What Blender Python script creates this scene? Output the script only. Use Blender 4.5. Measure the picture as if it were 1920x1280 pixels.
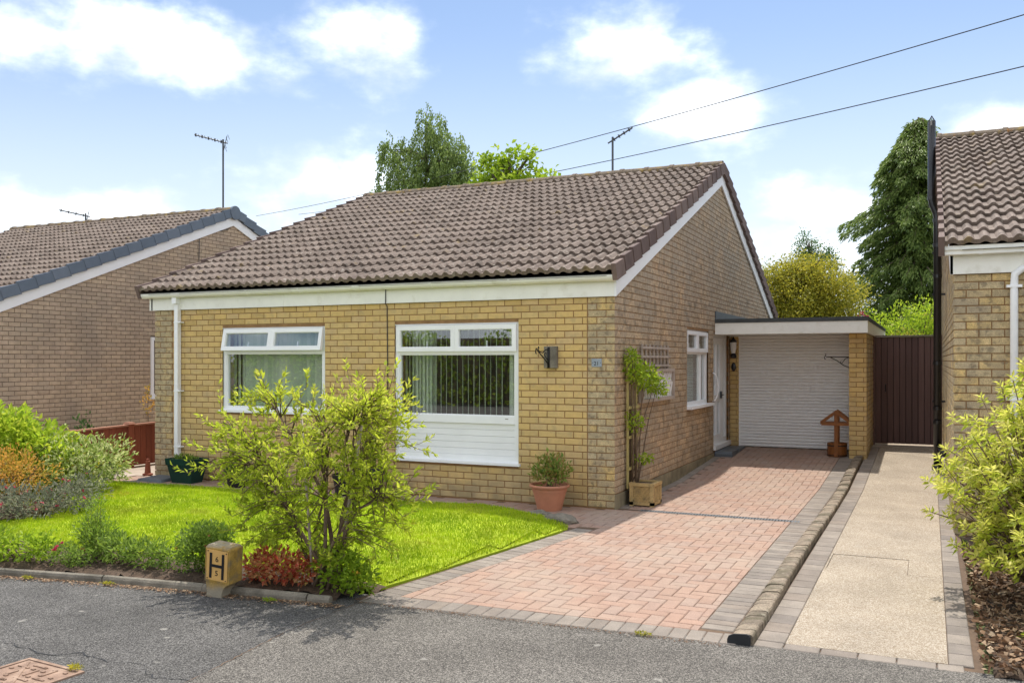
import bpy, bmesh, math, random
import numpy as np
from mathutils import Vector, Matrix
R = math.radians
rnd = random.Random(7)
rng = np.random.default_rng(11)
sc = bpy.context.scene
col = sc.collection
for o in list(bpy.data.objects): bpy.data.objects.remove(o)

# ------------------------------------------------------------------ camera
TH = math.atan(783/1690.0)
cd = bpy.data.cameras.new('camera'); cam = bpy.data.objects.new('camera', cd); col.objects.link(cam)
CAM = Vector((3.194, -9.614, 1.66))
cam.location = CAM
cam.rotation_euler = (R(90), 0, TH)
cd.sensor_width = 36; cd.lens = 1690/1920*36
cd.shift_y = 36/1920
cd.clip_start = .05; cd.clip_end = 3000
sc.camera = cam

# ------------------------------------------------------------------ world, sun, exposure
SUN = Vector((-.085, .45, 1)).normalized()          # towards the sun
EL = math.asin(SUN.z); AZ = math.atan2(SUN.x, SUN.y)
w = bpy.data.worlds.new('World'); sc.world = w; w.use_nodes = True
nt = w.node_tree; nt.nodes.clear()
def N(t, tree=None, **k):
    n = (tree or nt).nodes.new(t)
    for a, b in k.items(): setattr(n, a, b)
    return n
def mth(op, a, b=None, tree=None, clamp=False):
    tree = tree or nt
    n = tree.nodes.new('ShaderNodeMath'); n.operation = op; n.use_clamp = clamp
    for i, x in enumerate((a, b)):
        if x is None: continue
        if isinstance(x, (int, float)): n.inputs[i].default_value = x
        else: tree.links.new(x, n.inputs[i])
    return n.outputs[0]
sky = N('ShaderNodeTexSky', sky_type='NISHITA', sun_disc=False)
sky.sun_elevation = EL; sky.sun_rotation = AZ; sky.altitude = 50
sky.air_density = 1.0; sky.dust_density = .9; sky.ozone_density = 3.0
tc = N('ShaderNodeTexCoord'); sx = N('ShaderNodeSeparateXYZ')
nt.links.new(tc.outputs['Generated'], sx.inputs[0])
au = mth('ARCTAN2', sx.outputs[0], sx.outputs[1]); ev = mth('ARCSINE', sx.outputs[2])
cv = N('ShaderNodeCombineXYZ'); nt.links.new(au, cv.inputs[0]); nt.links.new(mth('MULTIPLY', ev, 1.7), cv.inputs[1])
nz = N('ShaderNodeTexNoise'); nz.inputs['Scale'].default_value = 7.5; nz.inputs['Detail'].default_value = 9
nz.inputs['Roughness'].default_value = .55; nt.links.new(cv.outputs[0], nz.inputs['Vector'])
nb = N('ShaderNodeTexNoise'); nb.inputs['Scale'].default_value = 2.2; nb.inputs['Detail'].default_value = 3
nt.links.new(cv.outputs[0], nb.inputs['Vector'])
def pxdir(x, y):
    a = math.atan((x-960)/1690.) - TH
    return a, math.atan((676-y)/math.hypot(1690., x-960))
# cumulus banks where they stand in the sky (direction, half width, half height)
CL = [(1160, 92, 200, 92), (1310, 215, 165, 72), (680, 78, 170, 76), (340, 105, 275, 84), (600, 345, 225, 74), (20, 60, 105, 90),
      (1900, 235, 120, 55), (1600, 385, 170, 60), (150, 395, 260, 60), (860, 420, 300, 70), (1480, 470, 260, 60)]
acc = None
for x, y, a, b in CL:
    u0, v0 = pxdir(x, y)
    du = mth('DIVIDE', mth('SUBTRACT', au, u0), a/1690.); dv = mth('DIVIDE', mth('SUBTRACT', ev, v0), b/1690.)
    d = mth('SQRT', mth('ADD', mth('MULTIPLY', du, du), mth('MULTIPLY', dv, dv)))
    s = mth('SUBTRACT', 1.0, d)
    acc = s if acc is None else mth('MAXIMUM', acc, s)
acc = mth('MAXIMUM', acc, -1.0)
# away from these banks similar cloud goes on unseen, thickened to add fill light
far = mth('MULTIPLY', mth('SUBTRACT', nb.outputs['Fac'], .36), 5.0)
side = mth('MULTIPLY', mth('SUBTRACT', mth('ABSOLUTE', mth('ADD', au, TH)), .75), 4.0, clamp=True)
hi = mth('MULTIPLY', mth('SUBTRACT', ev, .5), 4.0, clamp=True)
oth = mth('MAXIMUM', side, hi)
far = mth('SUBTRACT', mth('MULTIPLY', far, oth), mth('MULTIPLY', mth('SUBTRACT', 1.0, oth), 1.0))
base = mth('MAXIMUM', acc, far)
mask = mth('ADD', base, mth('MULTIPLY', mth('SUBTRACT', nz.outputs['Fac'], .5), 3.4))
mr = N('ShaderNodeMapRange', interpolation_type='SMOOTHSTEP'); nt.links.new(mask, mr.inputs[0])
mr.inputs[1].default_value = -.1; mr.inputs[2].default_value = 1.5; mr.inputs[3].default_value = 0; mr.inputs[4].default_value = .95
# pale haze towards the horizon, then the clouds with greyer hollows
hz = N('ShaderNodeMapRange', interpolation_type='SMOOTHSTEP'); nt.links.new(ev, hz.inputs[0])
hz.inputs[1].default_value = .40; hz.inputs[2].default_value = -.02; hz.inputs[3].default_value = 0; hz.inputs[4].default_value = .85
mh = N('ShaderNodeMix', data_type='RGBA'); nt.links.new(hz.outputs[0], mh.inputs['Factor']); nt.links.new(sky.outputs[0], mh.inputs['A']); mh.inputs['B'].default_value = (6.6, 7.0, 7.5, 1)
n4 = N('ShaderNodeTexNoise'); n4.inputs['Scale'].default_value = 11; n4.inputs['Detail'].default_value = 6; nt.links.new(cv.outputs[0], n4.inputs['Vector'])
m5 = N('ShaderNodeMapRange'); nt.links.new(n4.outputs['Fac'], m5.inputs[0]); m5.inputs[1].default_value = .38; m5.inputs[2].default_value = .60
mc_ = N('ShaderNodeMix', data_type='RGBA'); nt.links.new(m5.outputs[0], mc_.inputs['Factor']); mc_.inputs['A'].default_value = (8.6, 8.9, 9.3, 1); mc_.inputs['B'].default_value = (18, 18, 18, 1)
mx = N('ShaderNodeMix', data_type='RGBA'); nt.links.new(mth('POWER', mr.outputs[0], 1.15), mx.inputs['Factor']); nt.links.new(mh.outputs['Result'], mx.inputs['A']); nt.links.new(mc_.outputs['Result'], mx.inputs['B'])
bg = N('ShaderNodeBackground'); nt.links.new(mx.outputs['Result'], bg.inputs[0]); bg.inputs[1].default_value = .067
wo = N('ShaderNodeOutputWorld'); nt.links.new(bg.outputs[0], wo.inputs[0])
ld = bpy.data.lights.new('sun', 'SUN'); ld.energy = 2.0; ld.angle = R(.53); ld.color = (1, .95, .87)
lo = bpy.data.objects.new('sun', ld); col.objects.link(lo); lo.rotation_euler = SUN.to_track_quat('Z', 'Y').to_euler(); lo.location = (0, 0, 30)
sc.view_settings.view_transform = 'Standard'; sc.view_settings.look = 'None'
sc.view_settings.exposure = 1.26; sc.view_settings.gamma = 1; sc.view_settings.use_curve_mapping = False

# ------------------------------------------------------------------ materials
def mat(name, cols, rough=.85, ns=6., na=.18, bs=90., ba=.25, spec=.3, metal=0, transl=0., grain=None, stain=None, fine=0., coat=0.):
    """tint attribute -> colour ramp, large noise for wear, fine noise for relief. stain=(colour, scale, lo, hi, amount)"""
    m = bpy.data.materials.new(name); m.use_nodes = True; t = m.node_tree; t.nodes.clear(); L = t.links.new
    at = N('ShaderNodeAttribute', t, attribute_name='tint')
    rp = N('ShaderNodeValToRGB', t); e = rp.color_ramp.elements
    for i, c in enumerate(cols):
        p = i/max(1, len(cols)-1)
        if i < 2 and len(cols) > 1: el = e[i]; el.position = p
        elif len(cols) == 1: el = e[0]; e[1].color = (*c, 1)
        else: el = e.new(p)
        el.color = (*c, 1)
    if len(cols) > 2:
        for i, c in enumerate(cols):
            e[i].position = i/(len(cols)-1)
        for i, c in enumerate(cols): e[i].color = (*c, 1)
    L(at.outputs['Fac'], rp.inputs[0])
    ge = N('ShaderNodeNewGeometry', t)
    mp = N('ShaderNodeMapping', t); L(ge.outputs['Position'], mp.inputs[0])
    if grain: mp.inputs['Scale'].default_value = grain
    n1 = N('ShaderNodeTexNoise', t); n1.inputs['Scale'].default_value = ns; n1.inputs['Detail'].default_value = 7; n1.inputs['Roughness'].default_value = .62
    L(mp.outputs[0], n1.inputs['Vector'])
    m1 = N('ShaderNodeMapRange', t); L(n1.outputs['Fac'], m1.inputs[0]); m1.inputs[1].default_value = .28; m1.inputs[2].default_value = .72
    m1.inputs[3].default_value = 1-na; m1.inputs[4].default_value = 1+na
    mu = N('ShaderNodeMix', t, data_type='RGBA', blend_type='MULTIPLY'); mu.inputs['Factor'].default_value = 1
    L(rp.outputs[0], mu.inputs['A']); L(m1.outputs[0], mu.inputs['B']); c = mu.outputs['Result']
    n2 = N('ShaderNodeTexNoise', t); n2.inputs['Scale'].default_value = bs; n2.inputs['Detail'].default_value = 3
    L(mp.outputs[0], n2.inputs['Vector'])
    if fine:
        m2 = N('ShaderNodeMapRange', t); L(n2.outputs['Fac'], m2.inputs[0]); m2.inputs[1].default_value = .3; m2.inputs[2].default_value = .7
        m2.inputs[3].default_value = 1-fine; m2.inputs[4].default_value = 1+fine
        q = N('ShaderNodeMix', t, data_type='RGBA', blend_type='MULTIPLY'); q.inputs['Factor'].default_value = 1
        L(c, q.inputs['A']); L(m2.outputs[0], q.inputs['B']); c = q.outputs['Result']
    for st in (stain or []):
        n3 = N('ShaderNodeTexNoise', t); n3.inputs['Scale'].default_value = st[1]; n3.inputs['Detail'].default_value = 5; L(ge.outputs['Position'], n3.inputs['Vector'])
        m3 = N('ShaderNodeMapRange', t); L(n3.outputs['Fac'], m3.inputs[0]); m3.inputs[1].default_value = st[2]; m3.inputs[2].default_value = st[3]; m3.inputs[4].default_value = st[4]
        f = m3.outputs[0]
        if len(st) > 5:                                 # dirt that keeps to a band of heights on the wall
            sp = N('ShaderNodeSeparateXYZ', t); L(ge.outputs['Position'], sp.inputs[0])
            m4 = N('ShaderNodeMapRange', t, interpolation_type='SMOOTHSTEP'); L(sp.outputs[st[7] if len(st) > 7 else 2], m4.inputs[0])
            m4.inputs[1].default_value = st[5]; m4.inputs[2].default_value = st[6]
            f = mth('MULTIPLY', f, m4.outputs[0], t)
        q = N('ShaderNodeMix', t, data_type='RGBA'); L(f, q.inputs['Factor']); L(c, q.inputs['A']); q.inputs['B'].default_value = (*st[0], 1); c = q.outputs['Result']
    b = N('ShaderNodeBsdfPrincipled', t); L(c, b.inputs['Base Color']); b.inputs['Roughness'].default_value = rough
    b.inputs['Metallic'].default_value = metal; b.inputs['Specular IOR Level'].default_value = spec
    if coat: b.inputs['Coat Weight'].default_value = coat
    if ba:
        bp = N('ShaderNodeBump', t); bp.inputs['Strength'].default_value = ba; bp.inputs['Distance'].default_value = .01
        L(n2.outputs['Fac'], bp.inputs['Height']); L(bp.outputs[0], b.inputs['Normal'])
    out = N('ShaderNodeOutputMaterial', t); s = b.outputs[0]
    if transl:
        tr = N('ShaderNodeBsdfTranslucent', t); L(c, tr.inputs[0]); ms = N('ShaderNodeMixShader', t); ms.inputs[0].default_value = transl
        L(s, ms.inputs[1]); L(tr.outputs[0], ms.inputs[2]); s = ms.outputs[0]
    L(s, out.inputs[0]); return m

def speckle(name, dark, light, scale, rough=.9, ba=.6, patch=.2, third=None, spots=.55):
    """stone chips in a binder: each voronoi cell takes a tone of its own"""
    m = bpy.data.materials.new(name); m.use_nodes = True; t = m.node_tree; t.nodes.clear(); L = t.links.new
    ge = N('ShaderNodeNewGeometry', t)
    vo = N('ShaderNodeTexVoronoi', t); vo.inputs['Scale'].default_value = scale; L(ge.outputs['Position'], vo.inputs['Vector'])
    sp = N('ShaderNodeSeparateColor', t); L(vo.outputs['Color'], sp.inputs[0])
    rp = N('ShaderNodeValToRGB', t); e = rp.color_ramp.elements; e[0].color = (*dark, 1); e[1].color = (*light, 1); e[0].position = .15; e[1].position = 1
    if third: k = e.new(.55); k.color = (*third, 1)
    L(sp.outputs[0], rp.inputs[0])
    n1 = N('ShaderNodeTexNoise', t); n1.inputs['Scale'].default_value = 1.6; n1.inputs['Detail'].default_value = 8; n1.inputs['Roughness'].default_value = .65; L(ge.outputs['Position'], n1.inputs['Vector'])
    m1 = N('ShaderNodeMapRange', t); L(n1.outputs['Fac'], m1.inputs[0]); m1.inputs[1].default_value = .3; m1.inputs[2].default_value = .7; m1.inputs[3].default_value = 1-patch; m1.inputs[4].default_value = 1+patch
    mu = N('ShaderNodeMix', t, data_type='RGBA', blend_type='MULTIPLY'); mu.inputs['Factor'].default_value = 1; L(rp.outputs[0], mu.inputs['A']); L(m1.outputs[0], mu.inputs['B'])
    n5 = N('ShaderNodeTexNoise', t); n5.inputs['Scale'].default_value = 7.5; n5.inputs['Detail'].default_value = 2; L(ge.outputs['Position'], n5.inputs['Vector'])
    m6 = N('ShaderNodeMapRange', t); L(n5.outputs['Fac'], m6.inputs[0]); m6.inputs[1].default_value = .70; m6.inputs[2].default_value = .74; m6.inputs[4].default_value = spots
    sq = N('ShaderNodeMix', t, data_type='RGBA'); L(m6.outputs[0], sq.inputs['Factor']); L(mu.outputs['Result'], sq.inputs['A']); sq.inputs['B'].default_value = (.36, .34, .30, 1); mu = sq
    b = N('ShaderNodeBsdfPrincipled', t); b.inputs['Roughness'].default_value = rough; b.inputs['Specular IOR Level'].default_value = .25; L(mu.outputs['Result'], b.inputs['Base Color'])
    bp = N('ShaderNodeBump', t); bp.inputs['Strength'].default_value = ba; bp.inputs['Distance'].default_value = .006; bp.invert = True
    L(vo.outputs['Distance'], bp.inputs['Height']); L(bp.outputs[0], b.inputs['Normal'])
    out = N('ShaderNodeOutputMaterial', t); L(b.outputs[0], out.inputs[0]); return m

def glassmat():
    m = bpy.data.materials.new('window_glass'); m.use_nodes = True; t = m.node_tree; t.nodes.clear()
    lw = N('ShaderNodeLayerWeight', t); lw.inputs[0].default_value = .5; fr = mth('ADD', mth('MULTIPLY', mth('POWER', lw.outputs['Facing'], 4.0, t), .85, t), .12, t)
    a = N('ShaderNodeBsdfTransparent', t); a.inputs[0].default_value = (.95, .97, .955, 1)
    g = N('ShaderNodeBsdfGlossy', t); g.inputs['Roughness'].default_value = .012; g.inputs[0].default_value = (.95, .97, 1, 1)
    ms = N('ShaderNodeMixShader', t); out = N('ShaderNodeOutputMaterial', t)
    t.links.new(fr, ms.inputs[0]); t.links.new(a.outputs[0], ms.inputs[1]); t.links.new(g.outputs[0], ms.inputs[2]); t.links.new(ms.outputs[0], out.inputs[0])
    return m

DIRT = (.16, .13, .085)
MT = {}
MT['buff'] = mat('buff_brick', [(.52, .355, .135), (.60, .43, .19), (.63, .435, .165), (.56, .40, .20)], na=.10, ns=14, bs=160, ba=.25, fine=.08,
                 stain=[((.42, .33, .18), 2.2, .36, .62, .6, 1.25, -.05), ((.34, .27, .16), 9, .52, .68, .35), ((.25, .205, .12), 5, .4, .6, .7, .45, .02)])
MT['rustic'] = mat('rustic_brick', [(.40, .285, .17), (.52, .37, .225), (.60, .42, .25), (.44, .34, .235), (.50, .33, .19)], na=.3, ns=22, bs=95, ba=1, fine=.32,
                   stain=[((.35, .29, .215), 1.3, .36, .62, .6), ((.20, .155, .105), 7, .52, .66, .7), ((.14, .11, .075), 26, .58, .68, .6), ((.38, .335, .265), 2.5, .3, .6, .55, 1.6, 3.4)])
MT['corner'] = mat('weathered_buff_brick', [(.47, .37, .21), (.48, .38, .23), (.62, .44, .18), (.50, .41, .26)], na=.26, ns=18, bs=110, ba=.9, fine=.28,
                   stain=[((.33, .27, .19), 4, .44, .60, .6), ((.17, .135, .09), 17, .54, .64, .6), ((.24, .21, .11), 6, .35, .6, .7, .35, 0)])
MT['greybrick'] = mat('grey_brown_brick', [(.42, .32, .225), (.47, .36, .26), (.51, .39, .27), (.43, .34, .25)], na=.16, ns=10, bs=110, ba=.6, fine=.15,
                      stain=[((.29, .24, .19), 1.1, .42, .64, .5)])
MT['mortar'] = mat('mortar', [(.27, .155, .07)], na=.25, ns=9, ba=.3)
MT['mortar2'] = mat('grey_mortar', [(.15, .115, .08)], na=.25, ns=9, ba=.3)
MT['render'] = mat('old_render', [(.27, .225, .14)], na=.3, ns=5, ba=.4, stain=[((.13, .11, .07), 4, .45, .65, .6)])
MT['tile'] = mat('concrete_roof_tile', [(.125, .092, .072), (.175, .132, .105), (.205, .158, .128), (.145, .108, .086)], na=.2, ns=9, bs=70, ba=.35, fine=.15, rough=.8,
                 stain=[((.36, .32, .27), 17, .60, .68, .6), ((.05, .04, .03), 11, .56, .70, .75), ((.27, .19, .06), 5, .64, .72, .45), ((.12, .09, .07), 1.1, .5, .7, .4)])
MT['verge'] = mat('dark_verge_tile', [(.13, .09, .078), (.18, .13, .11)], na=.2, ba=.3)
MT['ridge'] = mat('lichened_ridge_tile', [(.17, .13, .09), (.14, .105, .075)], na=.3, ns=12, ba=.5, fine=.2, stain=[((.30, .20, .045), 9, .52, .66, .75), ((.05, .04, .03), 14, .55, .7, .6), ((.42, .17, .02), 3.5, .66, .72, .8)])
MT['greyverge'] = mat('grey_plastic_verge', [(.12, .15, .19), (.145, .175, .215)], rough=.5, na=.08, ba=.05)
MT['white'] = mat('white_upvc', [(.84, .84, .84)], rough=.35, na=.04, ns=3, ba=0, spec=.5)
MT['cream'] = mat('white_painted_board', [(.84, .83, .76), (.80, .795, .74)], rough=.5, na=.06, ns=4, ba=.04, stain=[((.5, .46, .33), 6, .6, .75, .35)])
MT['blind'] = mat('pale_green_blind_fabric', [(.56, .65, .51), (.82, .86, .76)], na=.06, ba=.1, transl=.25)
MT['room'] = mat('dim_room_plaster', [(.2, .18, .155)], na=.1, ba=0)
MT['dark'] = mat('dark_felt', [(.025, .026, .028)], rough=.7, na=.2, ba=.2)
MT['felt'] = mat('grey_roofing_felt', [(.065, .072, .072)], na=.2, ba=.4)
MT['lead'] = mat('lead_flashing', [(.10, .115, .13)], rough=.5, na=.15, ba=.1, spec=.5)
MT['slateplate'] = mat('pale_slate', [(.30, .34, .38)], rough=.6, na=.15, ba=.1)
MT['shutter'] = mat('pale_grey_shutter', [(.86, .85, .84)], rough=.45, na=.03, ba=.02)
MT['gate'] = mat('dark_brown_painted_board', [(.12, .068, .06), (.145, .082, .072), (.10, .056, .05)], rough=.55, na=.15, ns=3, grain=(9, 9, .6), bs=20, ba=.15)
MT['fence'] = mat('red_brown_fence_stain', [(.19, .05, .025), (.24, .068, .035), (.16, .043, .022)], rough=.75, na=.2, grain=(12, 12, 1), bs=14, ba=.3)
MT['fencecap'] = mat('weathered_red_timber', [(.36, .17, .11)], na=.2, ba=.3)
MT['black'] = mat('black_plastic', [(.012, .012, .014)], rough=.3, na=.1, ba=.02, spec=.5)
MT['iron'] = mat('black_iron', [(.012, .012, .012)], rough=.5, na=.1, ba=.1)
MT['alu'] = mat('dull_aerial_metal', [(.09, .095, .10)], rough=.45, metal=.5, na=.2, ba=0)
MT['terracotta'] = mat('terracotta_plastic', [(.47, .20, .115)], rough=.6, na=.1, ns=9, ba=.05, stain=[((.33, .2, .14), 5, .5, .7, .4)])
MT['stonecast'] = mat('cast_sandstone', [(.46, .31, .125), (.42, .29, .13)], na=.22, ns=14, ba=.4, fine=.12, stain=[((.15, .12, .07), 10, .56, .7, .7)])
MT['greenpl'] = mat('dark_green_plastic', [(.008, .045, .033)], rough=.4, na=.12, ba=.03)
MT['soil'] = mat('garden_soil', [(.055, .034, .02), (.09, .06, .04)], na=.4, ns=22, bs=60, ba=1, fine=.3)
MT['trellis'] = mat('green_treated_timber', [(.46, .38, .14), (.38, .32, .13)], na=.2, ba=.2, grain=(8, 8, 1))
MT['greywood'] = mat('grey_weathered_timber', [(.36, .29, .24), (.44, .37, .31)], na=.2, ba=.25)
MT['paleplas'] = mat('pale_lattice', [(.74, .70, .67)], na=.1, ba=.05)
MT['wellwood'] = mat('brown_stained_wood', [(.21, .075, .018), (.27, .10, .028)], rough=.5, na=.25, ba=.1, grain=(6, 6, 2))
MT['hyellow'] = mat('yellow_painted_concrete', [(.38, .24, .055)], na=.3, ns=12, ba=.5, fine=.15, stain=[((.19, .15, .09), 11, .48, .62, .75), ((.30, .27, .21), 5, .2, .4, .9, .11, .03), ((.33, .30, .24), 20, .3, .5, .7, .335, .36)])
MT['hplate'] = mat('faded_yellow_plate', [(.62, .37, .12)], rough=.5, na=.1, ba=.03)
MT['hblack'] = mat('black_sign_paint', [(.012, .012, .014)], rough=.5, na=.1, ba=0)
MT['rust'] = mat('rusty_cast_iron', [(.29, .19, .135), (.24, .155, .11)], rough=.75, na=.25, ns=16, ba=.35, stain=[((.42, .30, .22), 8, .5, .7, .6)])
MT['asphalt'] = speckle('asphalt', (.04, .038, .036), (.22, .21, .195), 200, patch=.28, third=(.09, .085, .08))
MT['asphalt2'] = speckle('worn_asphalt', (.055, .05, .044), (.30, .275, .24), 190, patch=.22, third=(.125, .114, .10))
MT['aggregate'] = speckle('exposed_aggregate', (.24, .18, .12), (.52, .46, .38), 190, patch=.16, third=(.38, .32, .245), spots=.15)
MT['redblock'] = mat('red_paving_block', [(.33, .215, .16), (.355, .23, .172), (.35, .248, .192), (.335, .235, .187), (.37, .235, .172)], na=.12, ns=7, bs=130, ba=.5, fine=.17,
                     stain=[((.40, .33, .26), 1.2, .45, .7, .45)])
MT['greyblock'] = mat('grey_paving_block', [(.235, .20, .168), (.275, .235, .195), (.20, .172, .148), (.25, .205, .165)], na=.2, ns=6, bs=130, ba=.5, fine=.15)
MT['kerb'] = mat('mossy_kerb_block', [(.24, .19, .14), (.28, .225, .165), (.20, .16, .118)], na=.35, ns=11, ba=.9, fine=.3, stain=[((.085, .075, .045), 5, .48, .62, .75), ((.34, .30, .23), 14, .58, .7, .6)])
MT['joint'] = mat('joint_sand', [(.13, .085, .055)], na=.3, ns=12, ba=.4)
MT['edging'] = mat('weathered_concrete_edging', [(.21, .185, .145)], na=.3, ns=8, ba=.5, fine=.15, stain=[((.09, .08, .06), 6, .5, .66, .6)])
MT['concrete'] = mat('light_concrete', [(.40, .33, .26)], na=.15, ns=3, ba=.3, fine=.1)
MT['ground'] = mat('rough_ground', [(.085, .10, .035)], na=.35, ns=1.5, ba=.5)
MT['turf'] = mat('turf', [(.32, .40, .015)], na=.35, ns=4, ba=.6)
MT['grass'] = mat('lawn_grass', [(.20, .33, .010), (.36, .49, .012), (.50, .60, .02), (.58, .53, .10)], na=.3, ns=1.4, ba=0, transl=.35, rough=.6, stain=[((.30, .27, .05), 2.3, .56, .72, .5)])
MT['bark'] = mat('bark', [(.10, .075, .05), (.14, .11, .08)], na=.3, ns=20, ba=.6)
MT['twig'] = mat('brown_twig', [(.13, .085, .055), (.17, .12, .08)], na=.3, ns=20, ba=.4)
MT['mulch'] = mat('bark_mulch_chip', [(.07, .035, .018), (.17, .09, .045), (.30, .19, .11), (.42, .31, .2)], na=.25, ns=20, ba=.4)
def leafm(k, cols, tr=.48, rough=.5, na=.2): MT[k] = mat(k+'_leaf', cols, na=na, ns=3, ba=0, transl=tr, rough=rough, spec=.35)
leafm('willow', [(.13, .21, .018), (.28, .38, .03), (.52, .60, .05), (.72, .70, .12)], tr=.6)
leafm('pieris', [(.24, .34, .03), (.46, .54, .05), (.72, .70, .14), (.78, .74, .28)], tr=.6)
leafm('lime', [(.17, .29, .022), (.38, .52, .035), (.60, .66, .07)], tr=.55)
leafm('varieg', [(.10, .16, .03), (.34, .44, .09), (.66, .68, .34), (.72, .62, .04)])
leafm('orange', [(0.291, 0.309, 0.0546), (0.619, 0.364, 0.0546), (0.7, 0.346, 0.091)])
leafm('greyleaf', [(0.0992, 0.123, 0.0744), (0.198, 0.215, 0.141), (0.33, 0.313, 0.231)])
leafm('pink', [(.50, .04, .09), (.60, .10, .16)])
leafm('crimson', [(.30, .04, .035), (.55, .11, .06), (.68, .32, .15), (.40, .36, .08)])
leafm('darkgreen', [(0.049, 0.103, 0.0326), (0.0952, 0.186, 0.049), (0.163, 0.272, 0.0816)])
leafm('midgreen', [(.10, .17, .025), (.21, .32, .045), (.36, .48, .09)], tr=.5)
leafm('birch', [(.11, .17, .045), (.23, .32, .08), (.36, .44, .14)])
leafm('maple', [(.17, .28, .02), (.36, .50, .03), (.52, .62, .08)])
leafm('conifer', [(.085, .14, .035), (.18, .26, .06), (.30, .38, .10)], tr=.4)
leafm('gold', [(.12, .16, .02), (.30, .30, .035), (.50, .45, .05), (.66, .55, .07)])
leafm('purple', [(0.216, 0.0324, 0.054), (0.432, 0.081, 0.108)])
leafm('potleaf', [(0.0832, 0.156, 0.025), (0.25, 0.354, 0.0624), (0.458, 0.25, 0.104)])
MT['glass'] = glassmat()

# ------------------------------------------------------------------ mesh helpers
class MB:
    def __init__(s): s.v = []; s.f = []; s.t = []; s.m = []
    def add(s, vs, fs, tint=.5, mi=0):
        b = len(s.v); s.v.extend(vs)
        for f in fs: s.f.append([b+i for i in f]); s.t.append(tint); s.m.append(mi)
        return s
    def box(s, x0, x1, y0, y1, z0, z1, tint=.5, mi=0, P=None):
        vs = [(x, y, z) for z in (z0, z1) for y in (y0, y1) for x in (x0, x1)]
        if P: vs = [P(*q) for q in vs]
        return s.add(vs, [(0, 2, 3, 1), (4, 5, 7, 6), (0, 1, 5, 4), (2, 6, 7, 3), (0, 4, 6, 2), (1, 3, 7, 5)], tint, mi)
    def prism(s, poly, fn, a0, a1, tint=.5, mi=0):
        n = len(poly); vs = [fn(p, q, a0) for p, q in poly]+[fn(p, q, a1) for p, q in poly]
        return s.add(vs, [list(range(n))[::-1], list(range(n, 2*n))]+[(i, (i+1) % n, n+(i+1) % n, n+i) for i in range(n)], tint, mi)
    def tube(s, pts, r, n=6, tint=.5, cap=True, mi=0):
        pts = [Vector(p) for p in pts]; k = len(pts)
        rr = r if isinstance(r, (list, tuple)) else [r]*k
        vs = []; pa = None
        for i, p in enumerate(pts):
            d = (pts[min(i+1, k-1)]-pts[max(i-1, 0)]).normalized()
            if pa is None: pa = d.orthogonal().normalized()
            a = (pa-d*pa.dot(d)); a = a.normalized() if a.length > 1e-6 else d.orthogonal().normalized(); pa = a
            b = d.cross(a)
            for j in range(n):
                an = 2*math.pi*j/n; vs.append(tuple(p+(a*math.cos(an)+b*math.sin(an))*rr[i]))
        fs = [(i*n+j, i*n+(j+1) % n, (i+1)*n+(j+1) % n, (i+1)*n+j) for i in range(k-1) for j in range(n)]
        if cap: fs += [list(range(n))[::-1], [(k-1)*n+j for j in range(n)]]
        return s.add(vs, fs, tint, mi)
    def lathe(s, c, prof, n=24, tint=.5, mi=0):
        vs = []; k = len(prof)
        for r, z in prof:
            for j in range(n): a = 2*math.pi*j/n; vs.append((c[0]+r*math.cos(a), c[1]+r*math.sin(a), c[2]+z))
        fs = [(i*n+j, i*n+(j+1) % n, (i+1)*n+(j+1) % n, (i+1)*n+j) for i in range(k-1) for j in range(n)]
        fs += [list(range(n))[::-1], [(k-1)*n+j for j in range(n)]]
        return s.add(vs, fs, tint, mi)
    def mesh(s, name, mats, smooth=False, fix=True):
        me = bpy.data.meshes.new(name); me.from_pydata([tuple(p) for p in s.v], [], s.f)
        for m in (mats if isinstance(mats, (list, tuple)) else [mats]): me.materials.append(MT[m])
        if fix and len(s.f) < 60000:
            bm = bmesh.new(); bm.from_mesh(me); bmesh.ops.recalc_face_normals(bm, faces=bm.faces); bm.to_mesh(me); bm.free()
        me.attributes.new('tint', 'FLOAT', 'FACE').data.foreach_set('value', s.t)
        me.polygons.foreach_set('material_index', s.m)
        if smooth: me.polygons.foreach_set('use_smooth', [True]*len(me.polygons))
        return me
    def build(s, name, mats, parent=None, smooth=False, fix=True, **k):
        return obj(name, s.mesh(name, mats, smooth, fix), parent, **k)
def obj(name, me, parent=None, loc=None, rot=None, scl=None, **k):
    o = bpy.data.objects.new(name, me); col.objects.link(o)
    if loc is not None: o.location = loc
    if rot is not None: o.rotation_euler = rot
    if scl is not None: o.scale = scl
    if parent is not None:
        o.parent = parent
        if 'org' in parent: o.matrix_parent_inverse = Matrix.Translation(-Vector(parent['org']))
    for a, b in k.items(): o[a] = b
    return o
def thing(name, label, cat, loc, group=None):
    o = bpy.data.objects.new(name, None); col.objects.link(o); o.location = loc; o.empty_display_size = .1
    o['label'] = label; o['category'] = cat; o['org'] = list(loc)
    if group: o['group'] = group
    return o
def tagged(o, label, cat, group=None, kind=None):
    o['label'] = label; o['category'] = cat
    if group: o['group'] = group
    if kind: o['kind'] = kind
    return o
def struct(o): o['kind'] = 'structure'; return o
def smooth_noise(x, y, s=0):
    return math.sin(x*1.7+s)*math.cos(y*2.3+s*1.3)*.5+math.sin(x*4.1+y*3.3+s)*.3+math.sin(x*9.7-y*8.1+s*2)*.2
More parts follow.
